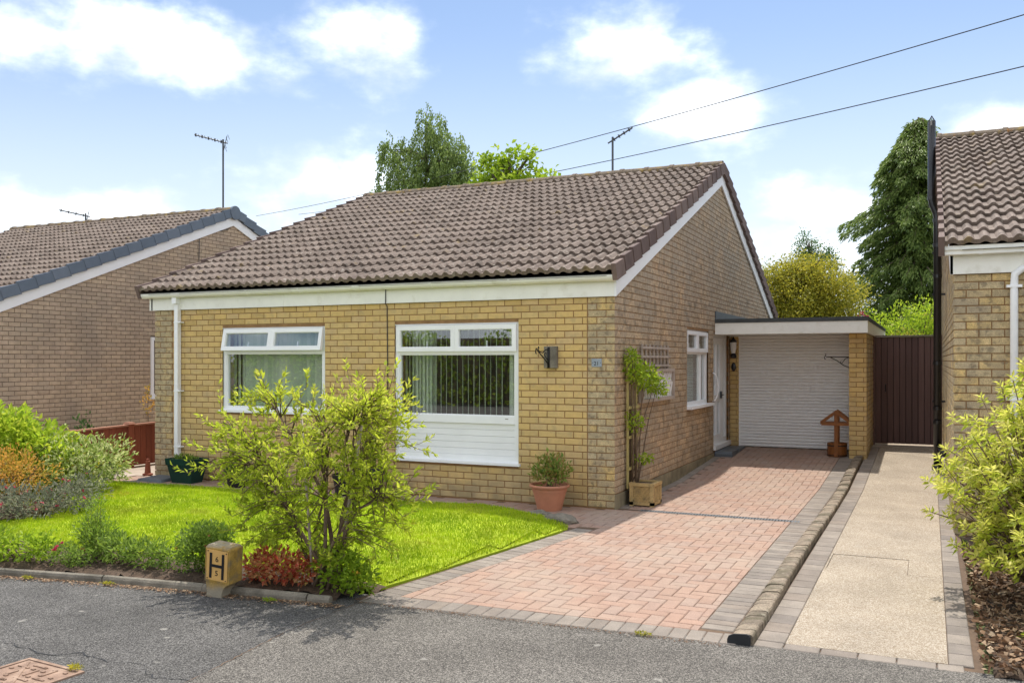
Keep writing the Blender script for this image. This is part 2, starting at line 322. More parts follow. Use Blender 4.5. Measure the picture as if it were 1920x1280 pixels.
def np_mesh(name, V, F, tint, mk, smooth=False):
    """V (n,3), F (m,3 or 4), tint (m)"""
    me = bpy.data.meshes.new(name); k = F.shape[1]; m = len(F)
    me.vertices.add(len(V)); me.vertices.foreach_set('co', np.ascontiguousarray(V, dtype=np.float32).ravel())
    me.loops.add(m*k); me.loops.foreach_set('vertex_index', F.astype(np.int32).ravel())
    me.polygons.add(m); me.polygons.foreach_set('loop_start', np.arange(0, m*k, k, dtype=np.int32))
    me.update(calc_edges=True)
    me.attributes.new('tint', 'FLOAT', 'FACE').data.foreach_set('value', tint.astype(np.float32))
    me.materials.append(MT[mk])
    return me

# ------------------------------------------------------------------ leaves
def leaves_np(Pc, D, L, W, tint, fold=.25, up=None):
    """Pc bases, D directions, L lengths, W widths -> two triangles per leaf folded on the midrib"""
    n = len(Pc); D = D/np.linalg.norm(D, axis=1, keepdims=True)
    r = rng.normal(size=(n, 3)); r = r + (np.array([0, 0, 1.4]) if up is None else up)
    S = np.cross(D, r); S /= np.linalg.norm(S, axis=1, keepdims=True)+1e-9
    Nn = np.cross(S, D)
    L = np.asarray(L).reshape(-1, 1)*np.ones((n, 1)); W = np.asarray(W).reshape(-1, 1)*np.ones((n, 1))
    b = Pc; tip = Pc+D*L-Nn*L*.12
    l = Pc+D*L*.48+S*W*.5+Nn*W*fold; q = Pc+D*L*.48-S*W*.5+Nn*W*fold
    V = np.stack([b, l, tip, q], 1).reshape(-1, 3)
    i = np.arange(n)*4
    F = np.stack([np.stack([i, i+1, i+2], 1), np.stack([i, i+2, i+3], 1)], 1).reshape(-1, 3)
    return V, F, np.repeat(tint, 2)
def lump_points(lumps, n, shell=.55):
    """points in a union of ellipsoids ((cx,cy,cz),(rx,ry,rz)), denser towards the outside; also the outward directions"""
    vol = np.array([l[1][0]*l[1][1]*l[1][2] for l in lumps])**.75; vol /= vol.sum()
    k = rng.choice(len(lumps), n, p=vol)
    d = rng.normal(size=(n, 3)); d /= np.linalg.norm(d, axis=1, keepdims=True)
    r = 1-shell*rng.random(n)**1.6
    C = np.array([l[0] for l in lumps])[k]; Rr = np.array([l[1] for l in lumps])[k]
    wob = 1+.22*np.sin(d[:, 0]*5+k*2.1)*np.cos(d[:, 1]*6+k)+.16*np.sin(d[:, 2]*9+d[:, 0]*7+k*3)
    return C+d*Rr*(r*wob)[:, None], d, k, r
def bush(name, label, cat, base, lumps, n, L, W, mk, tint=(.1, .9), stems=7, group=None, lift=.5, extra=None, stemr=.012, spread=.25, shell=.6, stemmat='twig'):
    """a shrub: stems from the base into each lump and a crown of leaves; extra=(material, count, size) adds flowers"""
    t = thing(name, label, cat, base, group); bx, by, bz = base
    lm = [((bx+c[0], by+c[1], bz+c[2]), r) for c, r in lumps]
    sm = MB()
    for i in range(stems):
        c, r = lm[i % len(lm)]
        e = Vector((c[0]+rnd.uniform(-.6, .6)*r[0], c[1]+rnd.uniform(-.6, .6)*r[1], c[2]+rnd.uniform(-.1, .7)*r[2]))
        b = Vector((bx+rnd.uniform(-.06, .06), by+rnd.uniform(-.06, .06), bz-.03)); m = b.lerp(e, .5)+Vector((0, 0, .1*(e-b).length))
        sm.tube([b, b.lerp(m, .6), m, m.lerp(e, .6), e], [stemr, stemr*.85, stemr*.6, stemr*.45, stemr*.2], 5, rnd.random())
    sm.build('stems', stemmat, t, smooth=True)
    P, d, k, r = lump_points(lm, n, shell)
    P[:, 2] = np.maximum(P[:, 2], bz+.015)
    D = d*.8+rng.normal(size=(n, 3))*.55+np.array([0, 0, lift])
    hgt = (P[:, 2]-P[:, 2].min())/(np.ptp(P[:, 2])+1e-6)
    tn = np.clip(tint[0]+(tint[1]-tint[0])*(rng.random(n)*.75+.25*rng.random(n)), 0, 1)
    V, F, T = leaves_np(P, D, L*(.6+.6*rng.random(n)), W*(.7+.5*rng.random(n)), tn)
    obj('crown', np_mesh('crown', V, F, T, mk), t, kind='stuff')
    if extra:
        for em, en, es in extra:
            P, d, k, r = lump_points(lm, en, .12); ok = d[:, 2] > -.2; P = P[ok]; d = d[ok]; n2 = len(P)
            Q = np.repeat(P, 5, 0); dd = np.repeat(d, 5, 0)+rng.normal(size=(n2*5, 3))*.9
            V, F, T = leaves_np(Q, dd, es, es*.8, np.repeat(rng.random(n2), 5))
            obj('blossom', np_mesh('blossom', V, F, T, em), t, kind='stuff')
    return t
def leaf_mesh(name, L, W, mk, tint):
    m = MB(); m.add([(0, 0, 0), (W*.45, L*.3, W*.2), (W*.42, L*.62, W*.16), (0, L, -L*.1), (-W*.42, L*.62, W*.16), (-W*.45, L*.3, W*.2), (0, L*.5, 0)],
                    [(0, 1, 6), (1, 2, 6), (2, 3, 6), (3, 4, 6), (4, 5, 6), (5, 0, 6)], tint)
    return m.mesh(name, mk, fix=False)

# ------------------------------------------------------------------ brickwork, tiles, blocks
CH, BL, JT = .0764, .2175, .0095
def piece(P, ua, ub, za, zb, depth=.03, c=.004):
    """a chamfered block seen from the front: u, z, w outward"""
    vs = [P(u, z, -depth) for u, z in ((ua, za), (ub, za), (ub, zb), (ua, zb))]
    vs += [P(u, z, -c) for u, z in ((ua, za), (ub, za), (ub, zb), (ua, zb))]
    vs += [P(u, z, 0) for u, z in ((ua+c, za+c), (ub-c, za+c), (ub-c, zb-c), (ua+c, zb-c))]
    return vs, [(0, 1, 5, 4), (1, 2, 6, 5), (2, 3, 7, 6), (3, 0, 4, 7), (4, 5, 9, 8), (5, 6, 10, 9), (6, 7, 11, 10), (7, 4, 8, 11), (8, 9, 10, 11)]
def subtract(a, b, holes):
    segs = [(a, b)]
    for h0, h1 in holes:
        nx = []
        for p, q in segs:
            if h1 <= p or h0 >= q: nx.append((p, q)); continue
            if h0 > p: nx.append((p, h0))
            if h1 < q: nx.append((h1, q))
        segs = nx
    return segs
def courses(u0, u1, z0, z1, openings, off=0, clip=None):
    k = 0; z = z0; out = []
    while z+CH*.6 < z1:
        za, zb = z+JT/2, min(z+CH, z1)-JT/2; a0, a1 = u0, u1
        if clip: a0, a1 = clip(zb); a0 = max(a0, u0); a1 = min(a1, u1)
        s = u0-BL*(.5 if (k+off) % 2 else 1.0)
        while s < a1:
            a, b = max(s+JT/2, a0), min(s+BL-JT/2, a1); s += BL
            if b-a < .02: continue
            for p, q in subtract(a, b, [(o[0], o[1]) for o in openings if o[2] < zb-.004 and o[3] > za+.004]):
                if q-p > .025: out.append((p, q, za, zb, abs(q-p-(BL-JT)) < 1e-4 and abs(zb-za-(CH-JT)) < 1e-4))
        z += CH; k += 1
    return out
class Brickwork:
    """collects the bricks of one building; the 300 nearest whole ones become parts, the rest one stuff part per material"""
    def __init__(s, wall): s.wall = wall; s.b = []
    def face(s, P, rot, mk, u0, u1, z0, z1, openings=(), off=0, clip=None, visible=True):
        for b in courses(u0, u1, z0, z1, openings, off, clip):
            c = Vector(P((b[0]+b[1])/2, (b[2]+b[3])/2, 0)); s.b.append((P, rot, mk, b, (c-CAM).length, c, visible))
    def done(s, count=300):
        V = {}
        full = sorted([x for x in s.b if x[3][4] and x[6]], key=lambda x: x[4])[:count]; ids = set(id(x) for x in full)
        for x in full:
            mk = x[2]; k = rnd.randrange(8)
            if (mk, k) not in V:
                m = MB(); vs, fs = piece(lambda u, z, w: (u, -w, z), -(BL-JT)/2, (BL-JT)/2, -(CH-JT)/2, (CH-JT)/2); m.add(vs, fs, (k+.5)/8); V[mk, k] = m.mesh('brick', mk)
            c = x[5]; j = rnd.uniform(0, .0018)
            n = Vector((0, -1, 0)); n.rotate(Matrix.Rotation(x[1], 3, 'Z'))
            obj('brick', V[mk, k], s.wall, c+n*j, (rnd.uniform(-.004, .004), rnd.uniform(-.004, .004), x[1]))
        rest = {}
        for x in s.b:
            if id(x) in ids: continue
            P, b = x[0], x[3]; j = rnd.uniform(-.001, .0015); vs, fs = piece(lambda u, z, w: P(u, z, w+j), b[0], b[1], b[2], b[3])
            rest.setdefault(x[2], MB()).add(vs, fs, rnd.random())
        for mk, m in rest.items(): m.build('brick_courses', mk, s.wall, kind='stuff')
def pierced(m, P, u0, u1, z0, z1, w0, w1, openings):
    us = sorted(set([u0, u1]+[min(max(x, u0), u1) for o in openings for x in o[:2]]))
    for a, b in zip(us, us[1:]):
        if b-a < 1e-4: continue
        mid = (a+b)/2
        for p, q in subtract(z0, z1, [(o[2], o[3]) for o in openings if o[0] < mid < o[1]]): m.box(a, b, p, q, w0, w1, P=P)
PF = lambda y: (lambda u, z, w: (u, y-w, z))
PR = lambda x: (lambda u, z, w: (x+w, u, z))
PL = lambda x: (lambda u, z, w: (x-w, u, z))

SL = .395; AL = math.atan(SL); HALF = 5.6
PROF = [(0, 0), (.30, 0), (.42, .5), (.55, .93), (.66, 1), (.78, .85), (.90, .4), (1, 0)]
def tile_geo(wd, gauge, hr=.036, th=.040):
    L = gauge*1.12; up = [((i+f)*wd/2, h*hr) for i in range(2) for f, h in (PROF if i == 1 else PROF[:-1])]
    n = len(up)
    vs = [(u, 0, h+th) for u, h in up]+[(u, L, h) for u, h in up]+[(u, .004, h*.55-.004) for u, h in up]
    fs = [(i, i+1, n+i+1, n+i) for i in range(n-1)]+[(2*n+i, 2*n+i+1, i+1, i) for i in range(n-1)]
    fs += [(n-1, 3*n-1, 2*n-1), (0, n, 2*n)]
    return vs, fs
def roof(house, x0, x1, yf, ze, mk, vmk, rmk, nobj=300, ncol=26, ncourse=18, vergeR=True, vergeL=True, vh=.105, bigstep=.03):
    """front slope of single tiles, rear slope joined, verges, ridge; ze = height of the tile plane at the eave yf"""
    yr = HALF+(yf+.18); sl = math.hypot(yr-yf, (yr-yf)*SL); g = sl/ncourse; wd = (x1-x0)/ncol
    deck = MB()
    deck.add([(x0+.17, yf+.02, ze-.05), (x1-.09, yf+.02, ze-.05), (x1-.09, yr, ze+(yr-yf)*SL-.05), (x0+.17, yr, ze+(yr-yf)*SL-.05),
              (x0+.17, 2*yr-yf-.02, ze-.05), (x1-.09, 2*yr-yf-.02, ze-.05)], [(0, 1, 2, 3), (3, 2, 5, 4), (0, 4, 5, 1)])
    rf = deck.build('roof', 'dark', house)
    vs, fs = tile_geo(wd, g); nv = len(vs); base = np.array(vs); FF = fs
    var = []
    for k in range(8):
        m = MB(); m.add(vs, fs, (k+.5)/8); var.append(m.mesh('roof_tile', mk, fix=False))
    pos = []
    for j in range(ncourse):
        for i in range(ncol):
            p = Vector((x0+i*wd, yf+j*g*math.cos(AL), ze+j*g*math.sin(AL))); pos.append(((p+Vector((wd/2, .1, 0))-CAM).length, p))
    pos.sort(key=lambda a: a[0])
    rest = MB(); ca, sa = math.cos(AL), math.sin(AL)
    for n_, (d, p) in enumerate(pos):
        jz = rnd.uniform(-.003, .004)
        if n_ < nobj: obj('roof_tile', var[rnd.randrange(8)], rf, p+Vector((0, 0, jz)), (AL+rnd.uniform(-.006, .006), rnd.uniform(-.006, .006), rnd.uniform(-.006, .006)))
        else: rest.add([(p.x+u, p.y+v*ca-h*sa, p.z+jz+v*sa+h*ca) for u, v, h in vs], fs, rnd.random())
    if rest.f: rest.build('roof_tiles_upper', mk, rf, fix=False, kind='stuff')
    rear = MB()
    for j in range(ncourse):
        for i in range(ncol):
            p = Vector((x0+i*wd, 2*yr-yf-j*g*ca, ze+j*g*sa)); rear.add([(p.x+u, p.y-v*ca+h*sa, p.z+v*sa+h*ca) for u, v, h in vs], fs, rnd.random())
    rear.build('roof_tiles_rear', mk, rf, fix=False, kind='stuff')
    # verge pieces, one per course and slope
    for side, on in ((1, vergeR), (-1, vergeL)):
        if not on: continue
        xx = x1 if side > 0 else x0
        m = MB(); a, b = (-.02, .026) if side > 0 else (-.026, .02)
        vsx = [(x, v, h) for x in (a, b) for v, h in ((-.012, -vh), (-.012, .085), (g*1.0, .05), (g*1.0, -vh-.03))]
        m.add(vsx, [(0, 1, 2, 3), (7, 6, 5, 4), (0, 4, 5, 1), (1, 5, 6, 2), (2, 6, 7, 3), (3, 7, 4, 0)], .5)
        for q_ in (4, 5) if side > 0 else (0, 1): m.v[q_] = (m.v[q_][0]+side*.009, m.v[q_][1], m.v[q_][2])
        ms = []
        for k in range(3): m.t = [k/2]*6; ms.append(m.mesh('verge_tile', vmk))
        for j in range(ncourse):
            obj('verge_tile', ms[rnd.randrange(3)], rf, (xx, yf+j*g*ca, ze+j*g*sa), (AL, 0, 0))
            obj('verge_tile', ms[rnd.randrange(3)], rf, (xx, 2*yr-yf-j*g*ca, ze+j*g*sa), (AL, 0, math.pi) if False else (-AL, 0, 0), (1, -1, 1))
    # ridge
    nr = round((x1-x0)/.445); lr = (x1-x0)/nr; zr = ze+(yr-yf)*SL-.02
    mr_ = []
    for k in range(4):
        m = MB(); n = 8; ring = lambda x, r: [(x, r*1.25*math.cos(math.pi*i/n), r*math.sin(math.pi*i/n)) for i in range(n+1)]
        vs2 = ring(-.012, .118)+ring(lr*.12, .118)+ring(lr*.13, .106)+ring(lr, .104); q = n+1
        m.add(vs2, [(a*q+i, a*q+i+1, (a+1)*q+i+1, (a+1)*q+i) for a in range(3) for i in range(n)]+[list(range(q)), [3*q+i for i in range(q)][::-1]], k/3)
        mr_.append(m.mesh('ridge_tile', rmk, fix=False))
    for i in range(nr): obj('ridge_tile', mr_[rnd.randrange(4)], rf, (x0+i*lr, yr, zr+rnd.uniform(-.006, .006)), (0, rnd.uniform(-.008, .008), 0))
    return rf, yr, zr

def barge(house, P, yf, zb, hgt, mk='white', th=(.006, .032), yr=HALF):
    """white board under the verge: zb = height of its lower edge at y = yf"""
    for s in (0, 1):
        m = MB(); ys = [yf, yr] if s == 0 else [2*yr-yf, yr]
        lo_ = [zb, zb+(yr-yf)*SL]
        vs = [P(ys[i], lo_[i]+h, w_) for w_ in th for i, h in ((0, 0), (1, 0), (1, hgt), (0, hgt))]
        m.add(vs, [(0, 1, 2, 3), (4, 7, 6, 5), (0, 4, 5, 1), (1, 5, 6, 2), (2, 6, 7, 3), (3, 7, 4, 0)]); m.build('bargeboard', mk, house)
def gutter(house, x0, x1, y, z, r=.055, joints=(), square=False):
    n = 10
    if square: prof = [(-.115, .0), (-.118, -.03), (-.10, -.045), (-.10, -.075), (-.02, -.078), (-.008, -.05), (0, 0)]
    else: prof = [(-r+r*math.cos(math.pi+math.pi*i/n), r*math.sin(math.pi+math.pi*i/n)) for i in range(n+1)]
    th = .005; inner = [(-r+(p+r)*(1-th/r), q*(1-th/r)+.0) for p, q in prof] if not square else [(p*.93-.004, q*.93+.001) for p, q in prof]
    m = MB(); pp = [(prof[0][0]-.004, .006)]+prof+[(prof[-1][0], .006)]+inner[::-1]
    m.prism(pp, lambda p, q, a: (a, y+p, z+q), x0, x1); g = m.build('gutter', 'cream', house)
    for jx, jw in joints:
        m = MB(); pp = [(-r+(p+r)*1.09, q*1.09) for p, q in prof] if not square else [(p*1.05+.002, q*1.06) for p, q in prof]
        m.prism(pp+[(p, q) for p, q in prof][::-1], lambda p, q, a: (a, y+p, z+q+.001), jx, jx+jw); m.build('gutter_clip', 'cream', g)
    return g
def bars(m, P, u0, u1, z0, z1, b, w0, w1):
    m.box(u0, u0+b, z0, z1, w0, w1, P=P); m.box(u1-b, u1, z0, z1, w0, w1, P=P)
    m.box(u0+b, u1-b, z0, z0+b, w0, w1, P=P); m.box(u0+b, u1-b, z1-b, z1, w0, w1, P=P)
def pane(P, u0, u1, z0, z1, w, parent):
    m = MB(); m.box(u0, u1, z0, z1, w-.004, w, P=P); return m.build('pane', 'glass', parent)
def sash(parent, P, u0, u1, z0, z1, w, tilt=0.):
    """a top hung fanlight; tilt swings its foot outwards"""
    ct, st = math.cos(tilt), math.sin(tilt)
    Q = (lambda u, z, ww: P(u, z1-(z1-z)*ct+ww*st, w+(z1-z)*st+ww*ct)) if tilt else (lambda u, z, ww: P(u, z, w+ww))
    m = MB(); bars(m, Q, u0, u1, z0, z1, .052, -.03, .022); bars(m, Q, u0+.045, u1-.045, z0+.045, z1-.045, .014, -.02, .013)
    s = m.build('sash', 'white', parent); pane(Q, u0+.055, u1-.055, z0+.055, z1-.055, -.004, s)
    m = MB(); c = (u0+u1)/2; m.box(c-.008, c+.008, z0+.05, z0+.13, -.045, -.03, P=Q); m.build('handle', 'white', s)
    return s

# ================================================================== GROUND AND PAVING
def rampz(y): return max(0., (y-2.7)*.0432) if y < 12 else .4
def sheet(name, poly, z, mk, thick=.0, res=None, zf=None):
    m = MB(); n = len(poly)
    m.add([(x, y, (zf(x, y) if zf else z)) for x, y in poly]+[(x, y, z-max(thick, .002)) for x, y in poly], [list(range(n))]+[(i, n+i, n+(i+1) % n, (i+1) % n) for i in range(n)])
    return struct(m.build(name, mk))
m = MB(); m.box(-900, 900, -900, 900, -.4, -.06); struct(m.build('ground', 'ground'))
sheet('road', [(-60, -60), (60, -60), (60, -8.2), (-60, -8.2)], -.05, 'asphalt2', .0)
# the footway, with the seam between the two surfacings
edge = lambda x: -4.36-.03*max(0, -x-.4)*1.6-.02*math.sin(x*1.3)
pw = [(-60, -8.1), (-.2, -8.1), (-.30, -6.03), (-.40, -5.15), (-.36, -4.2), (-3.0, -4.2), (-60, -4.2)]
sheet('pavement', pw, -.008, 'asphalt', .05)
sheet('pavement', [(-.194, -8.1), (60, -8.1), (60, -4.2), (-.352, -4.2), (-.392, -5.15), (-.292, -6.03)], -.004, 'asphalt2', .05)
kb = struct(obj('kerb', None, None)) if False else None
m = MB(); m.box(-60, 60, -8.2, -8.1, -.15, .004); struct(m.build('road_kerb', 'edging'))

# fine cracks, a dark bitumen line on the seam and the crumbs along the edge
def crack(pts, wd, z, mk='dark', jit=.02):
    m = MB(); P2 = []
    for (a, b) in zip(pts, pts[1:]):
        n = max(2, int(math.dist(a, b)/.035))
        for i in range(n): t = i/n; P2.append((a[0]+(b[0]-a[0])*t+rnd.uniform(-jit, jit), a[1]+(b[1]-a[1])*t+rnd.uniform(-jit, jit)))
    P2.append(pts[-1])
    vs = []; 
    for i, (x, y) in enumerate(P2):
        q = P2[min(i+1, len(P2)-1)]; p = P2[max(i-1, 0)]; dx, dy = q[0]-p[0], q[1]-p[1]; l = math.hypot(dx, dy) or 1; h = wd*rnd.uniform(.15, 1)
        vs += [(x-dy/l*h, y+dx/l*h, z), (x+dy/l*h, y-dx/l*h, z)]
    m.add(vs, [(2*i, 2*i+1, 2*i+3, 2*i+2) for i in range(len(P2)-1)]); return m
c1 = crack([(-2.0, -6.0), (-1.33, -6.08), (-1.2, -5.98), (-.95, -6.02), (-.75, -5.98), (-.5, -6.1), (-.3, -6.06)], .006, -.0055)
struct(c1.build('pavement_crack', 'dark', fix=False))
c2 = crack([(-.36, -4.3), (-.396, -5.15), (-.296, -6.03), (-.2, -8.0)], .006, .0, jit=.006)
struct(c2.build('pavement_seam', 'joint', fix=False))

# --- block paving
GB = .1025
def block_mesh(mk, lx, ly, k, h=.05, c=.005, name='paving_block'):
    m = MB(); P = lambda u, z, w_: (u, z, w_); vs, fs = piece(P, -lx/2+.0022, lx/2-.0022, -ly/2+.0022, ly/2-.0022, h, c); m.add(vs, fs, k); return m.mesh(name, mk)
class Paving:
    def __init__(s, base): s.base = base; s.it = []; s.cache = {}
    def put(s, mk, x, y, lx, ly, rot=0., clip=None): s.it.append((mk, x, y, lx, ly, rot, clip, (Vector((x, y, rampz(y)))-CAM).length))
    def done(s, count=300):
        whole = sorted([i for i in s.it if i[6] is None and rampz(i[2]+.2) == 0], key=lambda i: i[7])[:count]; ids = set(id(i) for i in whole)
        for it in whole:
            mk, x, y, lx, ly, rot, cl, d = it; k = rnd.randrange(8); key = (mk, round(lx, 3), round(ly, 3), k)
            if key not in s.cache: s.cache[key] = block_mesh(mk, lx, ly, (k+.5)/8)
            obj('paving_block', s.cache[key], s.base, (x, y, rnd.uniform(-.0015, .0015)), (rnd.uniform(-.006, .006), rnd.uniform(-.006, .006), rot))
        rest = {}
        for it in s.it:
            if id(it) in ids: continue
            mk, x, y, lx, ly, rot, cl, d = it; c, sn = math.cos(rot), math.sin(rot); j = rnd.uniform(-.0015, .0015); e = .0022
            q = [(x+u*c-v*sn, y+u*sn+v*c) for u, v in ((-lx/2+e, -ly/2+e), (lx/2-e, -ly/2+e), (lx/2-e, ly/2-e), (-lx/2+e, ly/2-e))]
            for (a, b, cc) in (cl or []):                        # keep a*x+b*y >= cc
                o = []
                for i in range(len(q)):
                    p0, p1 = q[i], q[(i+1) % len(q)]; d0, d1 = a*p0[0]+b*p0[1]-cc, a*p1[0]+b*p1[1]-cc
                    if d0 >= 0: o.append(p0)
                    if d0*d1 < 0: t = d0/(d0-d1); o.append((p0[0]+(p1[0]-p0[0])*t, p0[1]+(p1[1]-p0[1])*t))
                q = o
                if len(q) < 3: break
            if len(q) < 3: continue
            n = len(q); cx = sum(p[0] for p in q)/n; cy = sum(p[1] for p in q)/n
            ins = [(p[0]+(cx-p[0])*.06, p[1]+(cy-p[1])*.06) for p in q]
            vs = [(p[0], p[1], rampz(p[1])+j-.05) for p in q]+[(p[0], p[1], rampz(p[1])+j-.005) for p in q]+[(p[0], p[1], rampz(p[1])+j) for p in ins]
            fs = [(i, (i+1) % n, n+(i+1) % n, n+i) for i in range(n)]+[(n+i, n+(i+1) % n, 2*n+(i+1) % n, 2*n+i) for i in range(n)]+[list(range(2*n, 3*n))]
            rest.setdefault(mk, MB()).add(vs, fs, rnd.random())
        for mk, m in rest.items(): m.build('paving_blocks_far', mk, s.base, kind='stuff')
# bed of joint sand that the blocks sit in
def strip_z(m, x0, x1, ys, dz, th=.05):
    for a, b in zip(ys, ys[1:]):
        m.add([(x, y, z) for (x, y, z) in ((x0, a, rampz(a)+dz), (x1, a, rampz(a)+dz), (x1, b, rampz(b)+dz), (x0, b, rampz(b)+dz), (x0, a, rampz(a)+dz-th), (x1, a, rampz(a)+dz-th), (x1, b, rampz(b)+dz-th), (x0, b, rampz(b)+dz-th))],
              [(0, 1, 2, 3), (7, 6, 5, 4), (0, 4, 5, 1), (1, 5, 6, 2), (2, 6, 7, 3), (3, 7, 4, 0)])
m = MB(); strip_z(m, -.02, 2.13, [-1.4, 0, 2.7, 7.2], -.007)
m.add([(-.46, -4.36, -.007), (2.13, -4.27, -.007), (2.13, -1.4, -.007), (-.02, -1.4, -.007), (-.46, -4.36, -.055), (2.13, -4.27, -.055), (2.13, -1.4, -.055), (-.02, -1.4, -.055)], [(0, 1, 2, 3), (7, 6, 5, 4), (0, 4, 5, 1), (1, 5, 6, 2), (2, 6, 7, 3), (3, 7, 4, 0)])
m.box(-7.3, -.02, -1.4, .0, -.055, -.007)
drive = struct(m.build('driveway', 'joint'))
pv = Paving(drive)
LA, LB = Vector((-.43, -4.42)), Vector((.0, -1.22))              # outer edge of the grey border beside the lawn
ld_ = (LB-LA).normalized(); ln = Vector((ld_.y, -ld_.x))          # towards the drive
BW = .205
cin = ln.dot(LA)+BW
yfront = lambda x: -4.40+.048*(x+.43)
for ix in range(-75, 24):
    for iy in range(-46, 66):
        k = (ix-iy) % 4
        if k not in (0, 3): continue
        x0, y0 = ix*GB, iy*GB+.02
        lx, ly = (2*GB, GB) if k == 0 else (GB, 2*GB)
        cx, cy = x0+lx/2, y0+ly/2
        if cx > 1.96 or cy > 6.42 or cy < -4.3: continue
        cl = []; big = lambda: None
        if cx+lx/2 > 1.895: cl.append((-1, 0, -1.895))
        if cy < -1.15:
            dd = ln.dot(Vector((cx, cy)))-cin
            if dd < -.14: continue
            if dd < .14: cl.append((ln.x, ln.y, cin))
            fy = yfront(cx)+.205
            if cy < fy-.12: continue
            if cy-ly/2 < fy: cl.append((-.048/1.00115, 1/1.00115, (yfront(0)+.205)/1.00115))
        elif cy < .02:
            if cx < -7.2 or (cx < -.1 and cy < -1.0-.25): continue
            if cx < .02 and cy+ly/2 > -.012: cl.append((0, -1, .012))
        else:
            if cx < .12: continue
            if cx-lx/2 < .125: cl.append((1, 0, .125))
        if abs(cy-.065) < .16 and cx > .2 and .2 < cx < 2.05:
            if cy-ly/2 < .13 and cy > .065: cl.append((0, 1, .128))
            elif cy+ly/2 > 0 and cy <= .065: cl.append((0, -1, -.002))
        pv.put('redblock', cx, cy, lx, ly, 0, cl or None)
# grey soldier courses: beside the lawn, along the street, beside the kerb, along the house wall
L_ = (LB-LA).length; a_ = math.atan2(ld_.y, ld_.x); n = int(L_/GB)
for i in range(n):
    c = LA+ld_*(i+.5)*L_/n+ln*BW/2
    if c.y > yfront(c.x)+.14: pv.put('greyblock', c.x, c.y, L_/n, BW, a_)
x = -.40
while x < 2.08: pv.put('greyblock', x+GB/2, yfront(x+GB/2)+.103, GB, .205, .048); x += GB
y = -4.02
while y < 6.3: pv.put('greyblock', 2.0, y+GB/2, .205, GB, 0); y += GB
y = .14
while y < 6.2: pv.put('greyblock', .065, y+.1, .11, .2, 0); y += .2
pv.done()
# drain channel across the drive
dt = thing('drain_channel', 'grey slotted drainage channel set across the block paved driveway', 'drain', (1.15, .065, 0))
m = MB(); m.box(.27, 2.0, .004, .02, -.05, .003); m.box(.27, 2.0, .11, .126, -.05, .003); m.box(.27, 2.0, .02, .11, -.05, -.03); m.build('channel', 'greyblock', dt)
gm = MB(); gm.box(-.010, .010, -.046, .046, -.012, .001); gme = gm.mesh('grate_bar', 'lead')
for i in range(56): obj('grate_bar', gme, dt, (.29+i*.0305, .065, .002))

# raised kerb of bullnosed blocks between the drive and the side path
kt = thing('raised_kerb', 'raised kerb of weathered rounded blocks dividing driveway from side path', 'kerb', (2.215, -4.25, 0))
def kerb_block(k):
    m = MB(); pr = [(-.066, -.06), (.066, -.06), (.066, .044), (.060, .055), (.045, .060), (-.030, .054), (-.058, .040), (-.066, .022)]
    m.prism(pr, lambda p, q, a: (p, a, q), -.052, .052, k); return m.mesh('kerb_block', 'kerb')
kms = [kerb_block(i/4) for i in range(5)]
y = -4.19; i = 0
while y < 7.2: obj('kerb_block', kms[rnd.randrange(5)], kt, (2.185+.010*math.sin(y*1.1)+rnd.uniform(-.003, .003), y, rampz(y)+rnd.uniform(-.004, .004)), (0, rnd.uniform(-.03, .03), rnd.uniform(-.02, .02))); y += .108
m = MB(); m.prism([(-.067, -.06), (.067, -.06), (.067, .045), (.061, .057), (.045, .062), (-.030, .056), (-.059, .042), (-.067, .024)], lambda p, q, a: (2.178+p, a, q), -4.262, -4.247, .5); m.build('end_face', 'dark', kt)

# side path of exposed aggregate with grey block edgings
m = MB(); strip_z(m, 2.252, 3.46, [-4.26, 0, 2.7, 7.4], -.012)
path = struct(m.build('side_path', 'joint'))
m = MB(); strip_z(m, 2.425, 3.285, [-4.13, -1.98], 0, .012); strip_z(m, 2.425, 3.285, [-1.40, 0, 2.7, 7.35], 0, .012)
strip_z(m, 2.425, 2.44, [-1.976, -1.404], 0, .012); strip_z(m, 3.04, 3.285, [-1.976, -1.404], 0, .012); m.build('aggregate_surface', 'aggregate', path)
m = MB(); strip_z(m, 2.444, 3.036, [-1.972, -1.408], -.003, .01); m.build('inset_slab', 'aggregate', path)
ps = Paving(path)
y = -4.12
while y < 7.2: ps.put('greyblock', 2.340, y+.1, .165, .2); ps.put('greyblock', 3.352, y+.1, .13, .2) if y < 7 else None; y += .2005
x = 2.256
for lw in (.165, .2, .2, .2, .2, .135): ps.put('greyblock', x+lw/2, -4.185, lw, .115); x += lw+.002
ps.done()

# concrete beside the house and beyond the fence
sheet('side_passage', [(-8.1, -1.6), (-7.3, -1.6), (-7.0, -.05), (-7.0, 11), (-8.1, 11)], -.012, 'concrete', .05)
sheet('neighbour_drive', [(-10.6, -4.2), (-8.25, -4.2), (-8.25, 11), (-10.6, 11)], -.012, 'concrete', .05)

